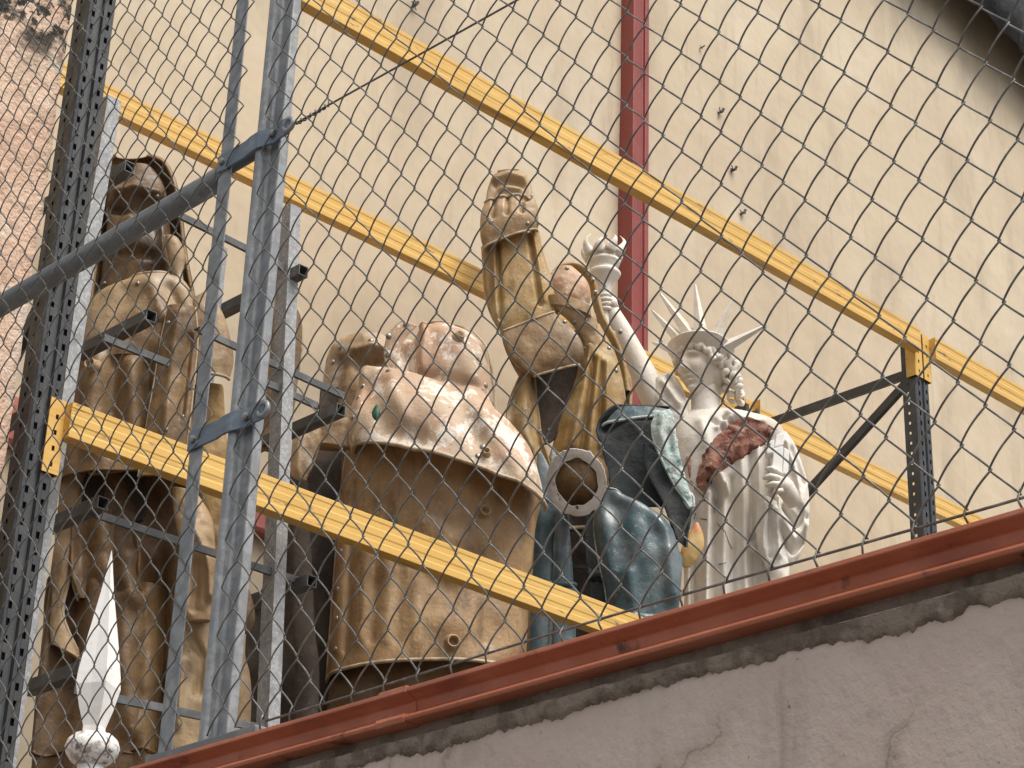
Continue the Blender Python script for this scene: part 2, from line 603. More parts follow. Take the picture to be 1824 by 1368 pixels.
mesh_obj('mortar_bed', vs, fs, M['mortar'], parapet, True)
Geo().box((FENCE_A + 0.014, y0, RAIL_Z - 0.075), (FENCE_A + 0.15, y1, RAIL_Z - 0.042)).build('mortar_core', M['mortar'], parapet)

t = RAIL_Z
prof = [(0.072, t), (-0.010, t), (-0.011, t - 0.006), (-0.003, t - 0.009), (0.006, t - 0.014), (0.008, t - 0.024), (0.003, t - 0.031),
        (-0.010, t - 0.0345), (-0.013, t - 0.038), (-0.011, t - 0.042), (0.072, t - 0.042)]
ch = Geo()
NC = 160
nP = len(prof)
for i in range(NC + 1):
    y = y0 + (y1 - y0) * i / NC
    w = 0.0015 * noise.noise(Vector((y * 1.3, 4, 4)))
    for (u, v) in prof:
        ch.v.append(Vector((FENCE_A + u, y, v + w)))
for i in range(NC):
    for k in range(nP):
        a, b = i * nP + k, i * nP + (k + 1) % nP
        ch.f.append((a, b, b + nP, a + nP))
tag(ch.build('steel_channel', M['rustred'], None, bevel=0.0012), 'rust red painted steel channel running along the parapet top', 'rail')

SP = spot(735, 1252, 'a', FENCE_A)
sp = Geo()
sp.extrude([(0.066, t + 0.0015), (-0.0115, t + 0.0015), (-0.013, t - 0.007), (-0.004, t - 0.0105), (0.0045, t - 0.015), (0.006, t - 0.024), (0.001, t - 0.030), (-0.0125, t - 0.0335), (-0.0148, t - 0.038), (-0.0125, t - 0.0438), (0.066, t - 0.0438)],
           (FENCE_A, SP.y, 0), (0, 0.05, 0), (1, 0, 0), (0, 0, 1))
tag(sp.build('splice_plate', M['rustred'], None, bevel=0.001), 'short rust red splice sleeve joining the steel channel below the barrel', 'splice')

# ---------------------------------------------------------------- chain link fence
fence = thing('chain_link_fence', 'diamond mesh wire fence with galvanised post, pipe rail and clamps', 'fence')
HW, HH, DEP, WR = 0.0297, 0.0342, 0.0033, 0.00122


def mesh_warp(y, z):
    da = 0.003 * noise.noise(Vector((y * 1.6, z * 1.6, 3))) + 0.002 * noise.noise(Vector((y * 5, z * 5, 7)))
    dy = 0.005 * noise.noise(Vector((y * 2.1, z * 2.1, 11))) + 0.0006 * noise.noise(Vector((y * 9, z * 9, 15)))
    dz = 0.005 * noise.noise(Vector((y * 2.1, z * 2.1, 21))) + 0.0006 * noise.noise(Vector((y * 9, z * 9, 25)))
    return Vector((da, dy, dz))


def chain_mesh(y_from, y_to, knot, z_bot, z_top, HW, HH):
    k0 = math.floor((y_from - knot[0]) / HW)
    k1 = math.ceil((y_to - knot[0]) / HW)
    for k in range(k0, k1):
        ys = knot[0] + k * HW          # wire k zigzags between ys and ys + HW
        par = k % 2
        # at its lower-b end (ys) a knot sits at heights knot.z + (par + 2m) * HH
        m0 = math.ceil((z_bot - knot[1]) / HH)
        m1 = math.floor((z_top - knot[1]) / HH)
        path = []
        PER = 7
        for m in range(m0, m1 + 1):
            at_low = (m - par) % 2 == 0
            for q in range(PER):
                f = q / PER
                # rounded triangle wave
                tt = 0.5 - 0.5 * math.cos(math.pi * f)
                lin = f * 0.96 + tt * 0.04
                s = lin if at_low else 1 - lin
                y = ys - 0.0016 + s * (HW + 0.0032)
                z = knot[1] + (m + f) * HH
                da = DEP * math.sin(math.pi * f) * (1 if at_low else -1)
                P = Vector((FENCE_A - 0.003 + da, y, z))
                path.append(P + mesh_warp(y, z))
        g = Geo().tube(path, WR, 5, cap=True)
        mesh_obj('mesh_wire', g.v, g.f, M['wire'], fence, True)


KR = spot(1590, 189.8, 'a', FENCE_A)
KL = spot(322, 63.4, 'a', FENCE_A)
WIRE_Z = RAIL_Z + 0.015
M_LOW = round((WIRE_Z - KR.z) / HH)
HH = (WIRE_Z - KR.z) / M_LOW
chain_mesh(0.70, 2.20, (KR.y, KR.z), WIRE_Z - 0.002, 3.95, HW, HH)
chain_mesh(2.312, 3.30, (KL.y, KL.z), RAIL_Z + 0.004, 4.15, 0.0286, 0.0327)

# galvanised post: rolled profile with a rounded bead, web and a bright flange
prof = [(0.020, 2.192), (0.006, 2.192), (0.005, 2.194), (0.005, 2.197), (0.011, 2.199), (0.014, 2.203), (0.014, 2.226), (0.010, 2.229),
        (0.003, 2.231), (-0.001, 2.235), (-0.002, 2.241), (0.001, 2.248), (0.006, 2.252), (0.014, 2.254), (0.022, 2.254), (0.024, 2.25), (0.024, 2.198)]
Geo().extrude(prof, (FENCE_A, 0, RAIL_Z + 0.001), (0, 0, 2.2), (1, 0, 0), (0, 1, 0)).build('post', M['galv'], fence, bevel=0.0015)
Geo().box((FENCE_A + 0.002, 2.309, RAIL_Z + 0.001), (FENCE_A + 0.0045, 2.340, RAIL_Z + 2.0)).build('tension_bar', M['galv'], fence, bevel=0.001)
Z1, Z2 = 1.6 + 1.695, 1.6 + 1.228
Geo().tube([(FENCE_A + 0.026, 2.365, Z1), (FENCE_A + 0.030, 4.6, Z1)], 0.0185, 20).build('pipe_rail', M['pipe'], fence, True)
Geo().box((FENCE_A + 0.0125, 2.262, Z1 - 0.014), (FENCE_A + 0.0165, 2.39, Z1 + 0.014)).build('pipe_tongue', M['pipe'], fence, bevel=0.001)
for zc in (Z1, Z2):
    cl = Geo()
    h = 0.030
    pr = [(-0.003, 2.340), (-0.003, 2.300), (-0.003, 2.272), (-0.006, 2.256), (-0.007, 2.234), (-0.003, 2.222), (0.001, 2.205), (-0.002, 2.185), (-0.002, 2.166)]
    inner = [(a + 0.004, y) for a, y in pr][::-1]
    cl.extrude(pr + inner, (FENCE_A, 0, zc - h / 2), (0, 0, h), (1, 0, 0), (0, 1, 0))
    c = cl.build('clamp_band', M['band'], fence, bevel=0.001)
    for yy, aa in ((2.326, -0.003), (2.206, -0.001)):
        Geo().lathe([(0.0065, 0), (0.0065, 0.004), (0.003, 0.006)], (FENCE_A + aa, yy, zc), (-1, 0, 0), 8).build('bolt', M['bolt'], c)
    # eye for the tension wire
    eye = []
    for k in range(17):
        tt = 2 * math.pi * k / 16
        eye.append((FENCE_A - 0.001, 2.168 + 0.011 * math.cos(tt), zc + 0.010 * math.sin(tt)))
    Geo().tube(eye, 0.004, 6).build('eyelet', M['galv'], c, True)
wire = [(FENCE_A + 0.004, 2.160, Z1), (FENCE_A + 0.006, 1.9, Z1 - 0.003), (FENCE_A + 0.008, 1.5, Z1 - 0.008), (FENCE_A + 0.008, 0.5, Z1 - 0.002)]
Geo().tube(wire, 0.0016, 5).build('tension_wire', M['wire'], fence, True)
tw = []
for k in range(40):
    f = k / 39
    tw.append((FENCE_A + 0.004 + 0.003 * math.cos(k * 1.1), 2.158 - 0.075 * f, Z1 + 0.003 * math.sin(k * 1.1) - 0.001))
tw.append((FENCE_A + 0.002, 2.081, Z1 + 0.014))
Geo().tube(tw, 0.0013, 5).build('wire_twist', M['wire'], fence, True)
lw = [(FENCE_A - 0.003, y, WIRE_Z - 0.001 + 0.002 * math.sin(y * 5.3) ) for y in [0.5 + 0.1 * i for i in range(17)]]
Geo().tube(lw, 0.0016, 5).build('bottom_wire', M['wire'], fence, True)
for k in range(-12, 38):
    if (M_LOW - k) % 2 == 0:
        y = KR.y + k * HW
        if 0.7 < y < 2.15:
            Geo().tube([(FENCE_A - 0.004, y - 0.002, WIRE_Z + 0.006), (FENCE_A - 0.006, y + 0.001, WIRE_Z - 0.004), (FENCE_A - 0.003, y + random.uniform(-0.004, 0.004), RAIL_Z - 0.001)], 0.0013, 5).build('wire_tie', M['wire'], fence, True)
Geo().box((FENCE_A - 0.004, 2.12, RAIL_Z + 0.0006), (FENCE_A + 0.062, 2.36, RAIL_Z + 0.012)).build('base_plate', M['pipe'], fence, bevel=0.002)

# ---------------------------------------------------------------- pallet rack
rack = thing('pallet_rack', 'pallet rack with charcoal perforated uprights and yellow beams around the statues', 'rack')
BF, BBK = 5.006, 6.056
BEAM_Z, LOW_Z = 1.6 + 4.507, 1.6 + 2.594


def holed(g, fn, u0, u1, v0, v1, cols, pitch, hh, phase=0.0):
    """plate in (u, v) with a column of slots at each (centre, width, phase) of cols; fn maps (u, v) to a point"""
    us = [u0]
    for c, w, ph in cols:
        us += [c - w / 2, c + w / 2]
    us.append(u1)
    for i in range(len(us) - 1):
        hole = i % 2 == 1
        if not hole:
            g.add([fn(us[i], v0), fn(us[i + 1], v0), fn(us[i + 1], v1), fn(us[i], v1)], [(0, 1, 2, 3)])
            continue
        ph = cols[i // 2][2]
        v = v0
        c = v0 + ph
        while c + hh < v1:
            g.add([fn(us[i], v), fn(us[i + 1], v), fn(us[i + 1], c), fn(us[i], c)], [(0, 1, 2, 3)])
            v = c + hh
            c += pitch
        g.add([fn(us[i], v), fn(us[i + 1], v), fn(us[i + 1], v1), fn(us[i], v1)], [(0, 1, 2, 3)])


def upright(a0, b0, back, z1):
    """open section upright; front face at b0 looking to -b (back: to +b)"""
    s = -1 if back else 1
    w, d = 0.100, 0.075
    g = Geo()
    z0 = FLOOR_Z
    front = lambda u, v: (a0 + u, b0, v)
    holed(g, front, 0.006, 0.040, z0, z1, [(0.022, 0.012, 0.02)], 0.05, 0.022)
    holed(g, front, 0.060, 0.094, z0, z1, [(0.078, 0.012, 0.045)], 0.05, 0.022)
    gr = [(0.040, 0), (0.044, 0.011), (0.056, 0.011), (0.060, 0)]
    for (u1, q1), (u2, q2) in zip(gr, gr[1:]):
        g.add([(a0 + u1, b0 + s * q1, z0), (a0 + u2, b0 + s * q2, z0), (a0 + u2, b0 + s * q2, z1), (a0 + u1, b0 + s * q1, z1)], [(0, 1, 2, 3)])
    for e, u in ((0.0, 0.006), (w, w - 0.006)):
        g.add([(a0 + e, b0 + s * 0.006, z0), (a0 + u, b0, z0), (a0 + u, b0, z1), (a0 + e, b0 + s * 0.006, z1)], [(0, 1, 2, 3)])
        sidef = lambda u_, v_, e=e: (a0 + e, b0 + s * u_, v_)
        holed(g, sidef, 0.006, d, z0, z1, [(0.045, 0.010, 0.03)], 0.05, 0.014)
        k = 0.022 if e == 0 else -0.022
        g.add([(a0 + e, b0 + s * d, z0), (a0 + e + k, b0 + s * d, z0), (a0 + e + k, b0 + s * d, z1), (a0 + e, b0 + s * d, z1)], [(0, 1, 2, 3)])
    g.add([(a0 + 0.008, b0 + s * 0.016, z0), (a0 + w - 0.008, b0 + s * 0.016, z0), (a0 + w - 0.008, b0 + s * 0.016, z1), (a0 + 0.008, b0 + s * 0.016, z1)], [(0, 1, 2, 3)])  # added inner plate blocks light so the front slots stay dark
    o = g.build('upright', M['post'], rack)
    bm = bmesh.new()
    bm.from_mesh(o.data)
    bmesh.ops.remove_doubles(bm, verts=bm.verts, dist=0.0004)
    bmesh.ops.recalc_face_normals(bm, faces=bm.faces)
    bm.to_mesh(o.data)
    bm.free()
    m = o.modifiers.new('thickness', 'SOLIDIFY')
    m.thickness = 0.0025
    m.offset = 0
    Geo().box((a0 - 0.01, b0 + s * 0.0 - 0.02, z0 + 0.0005), (a0 + w + 0.01, b0 + s * d + 0.02, z0 + 0.008)).build('foot_plate', M['post'], o)
    return o


AL, AR = 2.862, 7.362
TOPZ = BEAM_Z + 0.012
for a0 in (AL, AR):
    upright(a0, BF, False, TOPZ)
    upright(a0 - 0.035, BBK, True, BEAM_Z - 0.07)

BEAM_PROF = [(0, 0), (0, -0.016), (0.0018, -0.019), (0.0018, -0.040), (0.0, -0.043), (0.0, -0.066), (0.0018, -0.069), (0.0018, -0.086), (0, -0.089), (0, -0.112),
             (0.048, -0.112), (0.048, 0.0)]


def beam(a0, a1, b0, z, flip=False):
    s = -1 if flip else 1
    prof = [(b0 - (0.002 if flip else 0.046) + u, z + v) for u, v in BEAM_PROF]
    o = Geo().extrude(prof, (a0, 0, 0), (a1 - a0, 0, 0), (0, 1, 0), (0, 0, 1)).build('beam', M['yellow'], rack, bevel=0.002)
    for (ae, sg) in ((a0, 1), (a1, -1)):
        g = Geo()
        pa0, pa1 = sorted((ae - sg * 0.052, ae + sg * 0.004))
        fb0, fb1 = sorted((b0 - s * 0.0035, b0 - s * 0.0085))
        # plate on the face of the upright and its return along the side
        f = lambda u, v: (u, fb0, v)
        holed(g, f, pa0, pa1, z - 0.225, z + 0.010, [((pa0 + pa1) / 2, 0.010, 0.02)], 0.05, 0.016)
        g.add([(ae + sg * 0.004, fb0, z - 0.225), (ae + sg * 0.004, fb0 + s * 0.050, z - 0.225), (ae + sg * 0.004, fb0 + s * 0.050, z + 0.010), (ae + sg * 0.004, fb0, z + 0.010)], [(0, 1, 2, 3)])
        c = g.build('beam_connector', M['yellow'], o, solid=0.004)
    return o


beam(AL + 0.108, AR - 0.008, BF, BEAM_Z)
beam(AR + 0.108, AR + 3.4, BF, BEAM_Z)
beam(AL + 0.108, AR - 0.008, BBK, BEAM_Z, True)
beam(AR + 0.108, AR + 3.4, BBK, BEAM_Z, True)
beam(AL + 0.108, AR - 0.008, BF, LOW_Z)


def brace(a, p_front, p_back, w=0.042):
    g = Geo()
    g.bar((a, p_front[0], p_front[1]), (a, p_back[0], p_back[1]), 0.025, w, up=Vector((1, 0, 0.001)))
    g2 = Geo()
    d = Vector((0, p_back[0] - p_front[0], p_back[1] - p_front[1])).normalized()
    g2.bar((a, p_front[0], p_front[1]), (a, p_back[0], p_back[1]), w, 0.025, up=Vector((1, 0, 0)))
    g2.build('brace', M['post'], rack, bevel=0.002)


def brace_px(a, q0, q1, b_from=None, b_to=None):
    P, Q = spot(q0[0], q0[1], 'a', a), spot(q1[0], q1[1], 'a', a)
    k = (Q.z - P.z) / (Q.y - P.y)
    b0, b1 = (b_from or P.y), (b_to or Q.y)
    brace(a, (b0, P.z + k * (b0 - P.y)), (b1, P.z + k * (b1 - P.y)))


aR = AR + 0.05
zz = spot(1500, 708, 'a', aR)
brace(aR, (BF + 0.04, zz.z), (BBK - 0.04, zz.z))
brace_px(aR + 0.004, (1610, 688), (1440, 875), BF + 0.05, BBK - 0.05)
aL = AL + 0.05
zz = spot(85, 364, 'a', aL)
brace(aL, (BF + 0.04, zz.z), (BBK - 0.04, zz.z))
zz = spot(110, 708, 'a', aL)
brace(aL, (BF + 0.04, zz.z), (BBK - 0.04, zz.z))
brace_px(aL + 0.004, (80, 525), (25, 640), BF + 0.05, BBK - 0.05)

# ---------------------------------------------------------------- steel shelving frame inside the rack
frame = thing('shelving_frame', 'leaning galvanised shelving frame with dark square arms in front of the brown statue', 'frame')


def gpost(x0, y0, x1, y1, b, w, z_floor=True):
    P, Q = spot(x0, y0, 'b', b), spot(x1, y1, 'b', b)
    k = (FLOOR_Z - P.z) / (Q.z - P.z)
    Q = P.lerp(Q, k)
    g = Geo()
    # L section: pale flange to the front, dark return on the left
    d = Q - P
    g.extrude([(0, 0), (w, 0), (w, 0.004), (0.004, 0.004), (0.004, 0.062), (0, 0.062)], P, d, (1, 0, 0), (0, 1, 0))
    return g.build('frame_post', M['galv_rough'], frame, bevel=0.0008)


gpost(193, 168, 100, 740, 5.115, 0.052)
gpost(518, 362, 478, 1285, 5.115, 0.046)
gpost(392, 436, 376, 590, 5.50, 0.034)


def arm(x, y, length, b=5.066):
    P = spot(x, y, 'b', b)
    Geo().bar(P, P + Vector((0, length, 0)), 0.040, 0.040, hollow=0.004).build('arm', M['darktube'], frame, bevel=0.0015)


arm(270, 563, 0.40)
arm(541, 482, 0.50)
arm(184, 896, 0.32)
arm(608, 730, 0.52)
arm(556, 1035, 0.40)
arm(232, 298, 0.20)
arm(150, 1192, 0.30)


def tie(x0, y0, x1, y1, b=5.135, w=0.012, h=0.022):
    P, Q = spot(x0, y0, 'b', b), spot(x1, y1, 'b', b)
    g = Geo().bar(P, Q, w, h)
    g.bar(P + Vector((0, 0.012, h / 2 + 0.001)), Q + Vector((0, 0.012, h / 2 + 0.001)), 0.034, 0.004)
    g.build('tie_bar', M['darktube'], frame, bevel=0.0008)


tie(313, 381, 535, 492)
tie(354, 588, 612, 706)
tie(184, 602, 300, 648)
tie(455, 674, 565, 724)
tie(150, 910, 545, 1040)
tie(130, 1230, 485, 1302)

# ---------------------------------------------------------------- materials of the statues
def resin(name, base, tan, dark, pale=None, coat=0.07, r0=0.42, r1=0.70):
    m = Mat(name, base, 0.45, coat=coat)
    m.patches(tan, 3.2, 0.44, 0.66, amount=0.85)
    m.patches(dark, 4.5, 0.48, 0.70, amount=0.85, stretch=(1.5, 1.5, 0.45), off=(3, 7, 1))
    m.patches(dark, 16, 0.56, 0.74, amount=0.55, off=(1, 2, 9), stretch=(1.4, 1.4, 0.6))
    m.patches(tan, 42, 0.58, 0.72, amount=0.5, detail=4, off=(6, 2, 1))
    if pale:
        m.patches(pale, 5.0, 0.52, 0.64, amount=0.8, off=(8, 3, 3))
    m.patches((0.06, 0.035, 0.02), 75, 0.70, 0.77, amount=0.7, detail=2)
    m.patches((0.62, 0.55, 0.45), 110, 0.735, 0.78, amount=0.6, detail=2, off=(2, 0, 7))
    m.rough(14, r0, r1).bump(9, 0.012, 4, strength=0.7).bump(70, 0.0025, 4, strength=0.8)
    return m.done()


M['resin'] = resin('brown_resin', (0.265, 0.155, 0.064), (0.42, 0.275, 0.14), (0.10, 0.052, 0.020))
M['resin_tan'] = resin('tan_resin', (0.345, 0.228, 0.118), (0.45, 0.325, 0.19), (0.15, 0.088, 0.040), (0.42, 0.33, 0.235))
M['resin_shaded'] = resin('shaded_brown_resin', (0.165, 0.094, 0.036), (0.27, 0.168, 0.074), (0.055, 0.029, 0.012))  # brown resin darkened to put the left statue's corner shade into the colour
M['resin_gold'] = resin('golden_resin', (0.33, 0.20, 0.066), (0.44, 0.295, 0.118), (0.14, 0.076, 0.026), (0.43, 0.32, 0.17))
M['resin_dark'] = resin('dark_resin', (0.040, 0.026, 0.018), (0.075, 0.052, 0.035), (0.018, 0.013, 0.010), coat=0.0, r0=0.75, r1=0.9)  # also paints the shade on sheets set inside hollows
M['resin_deep'] = resin('umber_resin', (0.12, 0.066, 0.027), (0.20, 0.118, 0.052), (0.045, 0.024, 0.012))
mp_ = Mat('flaking_pale_resin', (0.47, 0.295, 0.19), 0.6, coat=0.04)
mp_.patches((0.50, 0.385, 0.27), 3.0, 0.42, 0.60, amount=0.8).patches((0.36, 0.27, 0.19), 4.5, 0.53, 0.70, amount=0.7, off=(2, 5, 1))
mp_.patches((0.76, 0.68, 0.60), 5.5, 0.52, 0.585, detail=8, amount=0.9, rough=0.68, off=(1, 1, 4))
mp_.patches((0.78, 0.70, 0.62), 15, 0.57, 0.62, detail=8, amount=0.8, rough=0.7, off=(3, 1, 4))
mp_.patches((0.40, 0.20, 0.10), 10, 0.62, 0.72, amount=0.6, off=(7, 1, 4)).patches((0.07, 0.045, 0.03), 60, 0.69, 0.75, amount=0.8, detail=2)
mp_.rough(12, 0.5, 0.8).bump(9, 0.012, 4, strength=0.6).bump(60, 0.003, 5)
M['resin_pale'] = mp_.done()
M['lip'] = Mat('cut_resin_edge', (0.46, 0.37, 0.26), 0.6).patches((0.28, 0.2, 0.12), 18, 0.45, 0.65).bump(60, 0.002).done()
tl = Mat('teal_grey_resin', (0.045, 0.085, 0.098), 0.4, coat=0.35)
tl.patches((0.02, 0.055, 0.072), 3.0, 0.45, 0.62, amount=0.8).patches((0.19, 0.215, 0.225), 4.0, 0.46, 0.66, amount=0.7, off=(4, 1, 2))
tl.patches((0.40, 0.42, 0.42), 22, 0.60, 0.70, amount=0.6, detail=7, rough=0.7).patches((0.02, 0.025, 0.028), 9, 0.55, 0.7, amount=0.7, off=(5, 5, 1))
tl.patches((0.02, 0.02, 0.02), 80, 0.69, 0.75, amount=0.6, detail=2)
tl.rough(13, 0.25, 0.55).bump(9, 0.012, 4, strength=0.6).bump(70, 0.002, 4)
M['teal'] = tl.done()
tk = Mat('shaded_teal_resin', (0.018, 0.023, 0.026), 0.7, coat=0.0)  # near-black teal: shade of the hollows put into the colour
tk.patches((0.035, 0.043, 0.047), 5, 0.5, 0.7, amount=0.8).patches((0.012, 0.014, 0.015), 8, 0.5, 0.7).bump(12, 0.01, 4).bump(80, 0.002, 4)
M['teal_dark'] = tk.done()
tp_ = Mat('verdigris_flaking_edge', (0.33, 0.42, 0.40), 0.6)
tp_.patches((0.55, 0.60, 0.57), 14, 0.45, 0.62, detail=7).patches((0.08, 0.15, 0.15), 12, 0.56, 0.66, off=(2, 2, 5)).patches((0.04, 0.05, 0.05), 40, 0.63, 0.7, amount=0.8)
tp_.bump(25, 0.012, 5).bump(90, 0.003, 4)
M['verdigris'] = tp_.done()
rg = Mat('chalky_grey_ring', (0.48, 0.44, 0.41), 0.85)
rg.patches((0.58, 0.55, 0.52), 9, 0.45, 0.65).patches((0.25, 0.23, 0.21), 16, 0.58, 0.70).patches((0.05, 0.05, 0.05), 30, 0.66, 0.70, detail=3).bump(40, 0.004, 5)
M['ring'] = rg.done()
ps = Mat('white_plaster', (0.71, 0.665, 0.60), 0.6, spec=0.35)
ps.patches((0.64, 0.55, 0.43), 4.0, 0.46, 0.70, amount=0.75).patches((0.80, 0.77, 0.73), 6.0, 0.5, 0.7, amount=0.8, off=(3, 2, 2))
ps.patches((0.46, 0.37, 0.26), 11, 0.58, 0.74, amount=0.55, stretch=(1, 1, 0.5)).patches((0.20, 0.15, 0.11), 70, 0.70, 0.76, amount=0.5, detail=2)
ps.rough(15, 0.45, 0.7).bump(30, 0.003, 5).bump(120, 0.001, 3)
M['plaster'] = ps.done()
pw_ = Mat('white_paint', (0.80, 0.785, 0.76), 0.55)
pw_.patches((0.66, 0.63, 0.58), 14, 0.55, 0.72, amount=0.6, stretch=(1, 1, 0.25)).patches((0.45, 0.42, 0.38), 40, 0.66, 0.74, amount=0.5).bump(60, 0.001)
M['whitepaint'] = pw_.done()
pd_ = Mat('grimy_white_paint', (0.76, 0.74, 0.71), 0.65)
pd_.patches((0.30, 0.27, 0.24), 30, 0.49, 0.60, detail=8, amount=0.9, rough=0.7).patches((0.10, 0.09, 0.08), 38, 0.55, 0.62, detail=7, amount=0.9).bump(50, 0.003)
M['grimywhite'] = pd_.done()
sh = Mat('rusty_red_cloth', (0.29, 0.125, 0.092), 0.9, spec=0.15)
sh.patches((0.43, 0.25, 0.19), 16, 0.45, 0.62, detail=7, amount=0.9).patches((0.085, 0.03, 0.024), 20, 0.50, 0.64, detail=7, amount=0.9, off=(2, 2, 2)).patches((0.55, 0.43, 0.36), 40, 0.60, 0.68, amount=0.6)
sh.bump(24, 0.02, 6).bump(90, 0.006, 4)
M['rustcloth'] = sh.done()
M['leaf'] = Mat('green_paint', (0.012, 0.085, 0.05), 0.5).patches((0.03, 0.14, 0.08), 30, 0.5, 0.7).done()
M['orange'] = (Mat('yellow_orange_plastic', (0.66, 0.43, 0.10), 0.45).done())
yo = Mat('yellow_orange_shell', (0.50, 0.33, 0.12), 0.5)
yo.patches((0.50, 0.15, 0.04), 9, 0.48, 0.56, off=(0.4, 0, 0)).patches((0.22, 0.03, 0.02), 13, 0.62, 0.70).bump(40, 0.002)
M['orange'] = yo.done()


# ---------------------------------------------------------------- shell builder
from mathutils.bvhtree import BVHTree
def catmull(rows, t):
    n = len(rows)
    t = max(0.0, min(n - 1.0, t))
    i = min(int(t), n - 2)
    f = t - i
    p0, p1, p2, p3 = rows[max(i - 1, 0)], rows[i], rows[i + 1], rows[min(i + 2, n - 1)]
    out = []
    for a, b, c, d in zip(p0, p1, p2, p3):
        out.append(0.5 * (2 * b + (c - a) * f + (2 * a - 5 * b + 4 * c - d) * f * f + (3 * b - a - 3 * c + d) * f ** 3))
    return out


def seg_dist(x, y, pts):
    best = 1e9
    for (x0, y0), (x1, y1) in zip(pts, pts[1:]):
        dx, dy = x1 - x0, y1 - y0
        L = dx * dx + dy * dy
        t = 0 if L == 0 else max(0, min(1, ((x - x0) * dx + (y - y0) * dy) / L))
        best = min(best, math.hypot(x - x0 - t * dx, y - y0 - t * dy))
    return best


def shell(name, rows, D, mat, parent, bulge=0.6, back=0.0, power=1.0, thick=0.010, folds=(), lump=(0.012, 3.5), ripple=(0.0, 0, 0.0), nu=56, nv=90,
          to_floor=False, rim=None, rim_r=0.006, rim_mat=None, smooth_rows=True, ragged=0.0):
    """A curved sheet (or closed body when back > 0). rows: (xl, yl, xr, yr[, bulge[, depth shift]]) outline pairs from top to bottom,
    at forward distance D; the surface arches toward the viewer by bulge * half width (negative: hollow).
    folds: (points, width, height) ridges (height > 0) or valleys along drawn lines, as real relief."""
    full = []
    for r in rows:
        if len(r) == 3:
            r = (r[1], r[0], r[2], r[0])
        r = list(r)
        if len(r) == 4:
            r.append(bulge)
        if len(r) == 5:
            r.append(0.0)
        PL, PR = spot(r[0], r[1], 'D', D + r[5]), spot(r[2], r[3], 'D', D + r[5])
        full.append(list(PL) + list(PR) + [r[4]])
    if to_floor:
        last = full[-1]
        full.append([last[0], last[1], FLOOR_Z + 0.002, last[3], last[4], FLOOR_Z + 0.002, last[6]])
    # denser sampling by arc length of the mid line
    n = len(full)
    nring = nu if back == 0 else nu * 2 - 2
    vs, fs = [], []
    off = Vector((len(name) * 1.7, D * 3, rows[0][0] * 0.01))
    for j in range(nv + 1):
        t = j / nv * (n - 1)
        r = catmull(full, t)
        PL, PR, bl = Vector(r[0:3]), Vector(r[3:6]), r[6]
        mid, half = (PL + PR) / 2, (PR - PL) / 2
        hw = half.length
        for i in range(nring):
            if i < nu:
                u = i / (nu - 1)
                s = math.sin(math.pi * u)
                s = (abs(s) ** power) if power != 1.0 else s
                P = mid - half * math.cos(math.pi * u) + TOWARD * (hw * bl * s)
                front = 1.0
            else:
                u = 1 - (i - nu + 1) / (nu - 1)
                s = math.sin(math.pi * u)
                P = mid - half * math.cos(math.pi * u) - TOWARD * (hw * back * s)
                front = 0.0
            w = min(1.0, 3.0 * math.sin(math.pi * min(max(u, 0), 1)) + 0.15)
            h = 0.0
            if lump[0]:
                q = P * lump[1] + off
                h += lump[0] * (noise.noise(q) + 0.5 * noise.noise(q * 2.3) + 0.22 * noise.noise(q * 5.1)) * w
            if ripple[0] and front:
                h += ripple[0] * math.sin(ripple[1] * u * math.pi * 2 + 2.2 * noise.noise(P * 2.0 + off)) * w * (0.45 + 0.55 * math.sin(j / nv * math.pi + ripple[2]))
            if folds and front:
                px, py = photo(P)
                for pts, wd, ht in folds:
                    d = seg_dist(px, py, pts)
                    if d < wd * 2.6:
                        h += ht * math.exp(-(d / wd) ** 2)
            P = P + TOWARD * h
            if ragged and (j == 0 or j == nv):
                P = P + Vector((0, 0, ragged * (noise.noise(P * 9) + 0.6 * noise.noise(P * 27))))
            vs.append(P)
    m = nring
    for j in range(nv):
        for i in range(m if back else m - 1):
            a, b = j * m + i, j * m + (i + 1) % m
            fs.append((a, a + m, b + m, b))
    if back:
        fs.append(tuple(range(m)))
        fs.append(tuple(nv * m + i for i in range(m - 1, -1, -1)))
    o = mesh_obj(name, vs, fs, mat, parent, True)
    if not back:
        md = o.modifiers.new('thickness', 'SOLIDIFY')
        md.thickness = thick
        md.offset = -1
        if rim:
            rm = rim_mat or M['lip']
            lines = {'t': [vs[i] for i in range(m)], 'b': [vs[nv * m + i] for i in range(m)],
                     'l': [vs[j * m] for j in range(nv + 1)], 'r': [vs[j * m + m - 1] for j in range(nv + 1)]}
            for k in rim:
                Geo().tube(lines[k], rim_r, 6).build('rim', rm, o, True)
    return o


_bvh = {}


def surface(parent, x, y, D):
    """first surface of the thing's shells seen at (x, y): point and normal"""
    kids = [c for c in parent.children if c.type == 'MESH']
    key = (parent.name, len(kids))
    if key not in _bvh:
        vs, fs = [], []
        for c in kids:
            n = len(vs)
            vs += [v.co.copy() for v in c.data.vertices]
            fs += [tuple(i + n for i in p.vertices) for p in c.data.polygons]
        _bvh[key] = BVHTree.FromPolygons(vs, fs)
    d = ray(x, y).normalized()
    h = _bvh[key].ray_cast(EYE, d)
    if h[0] is None:
        return spot(x, y, 'D', D), TOWARD.copy()
    n = h[1].copy()
    if n.dot(d) > 0:
        n = -n
    return h[0], n


def rivets(parent, pts, D, r=0.008, mat=None):
    spots = [surface(parent, x, y, D) for (x, y) in pts]
    for P, n in spots:
        Geo().lathe([(r * 1.25, -0.012), (r * 1.25, 0.001), (r, 0.004), (r * 0.45, 0.006)], P, n, 8).build('rivet', mat or M['bolt'], parent, True)


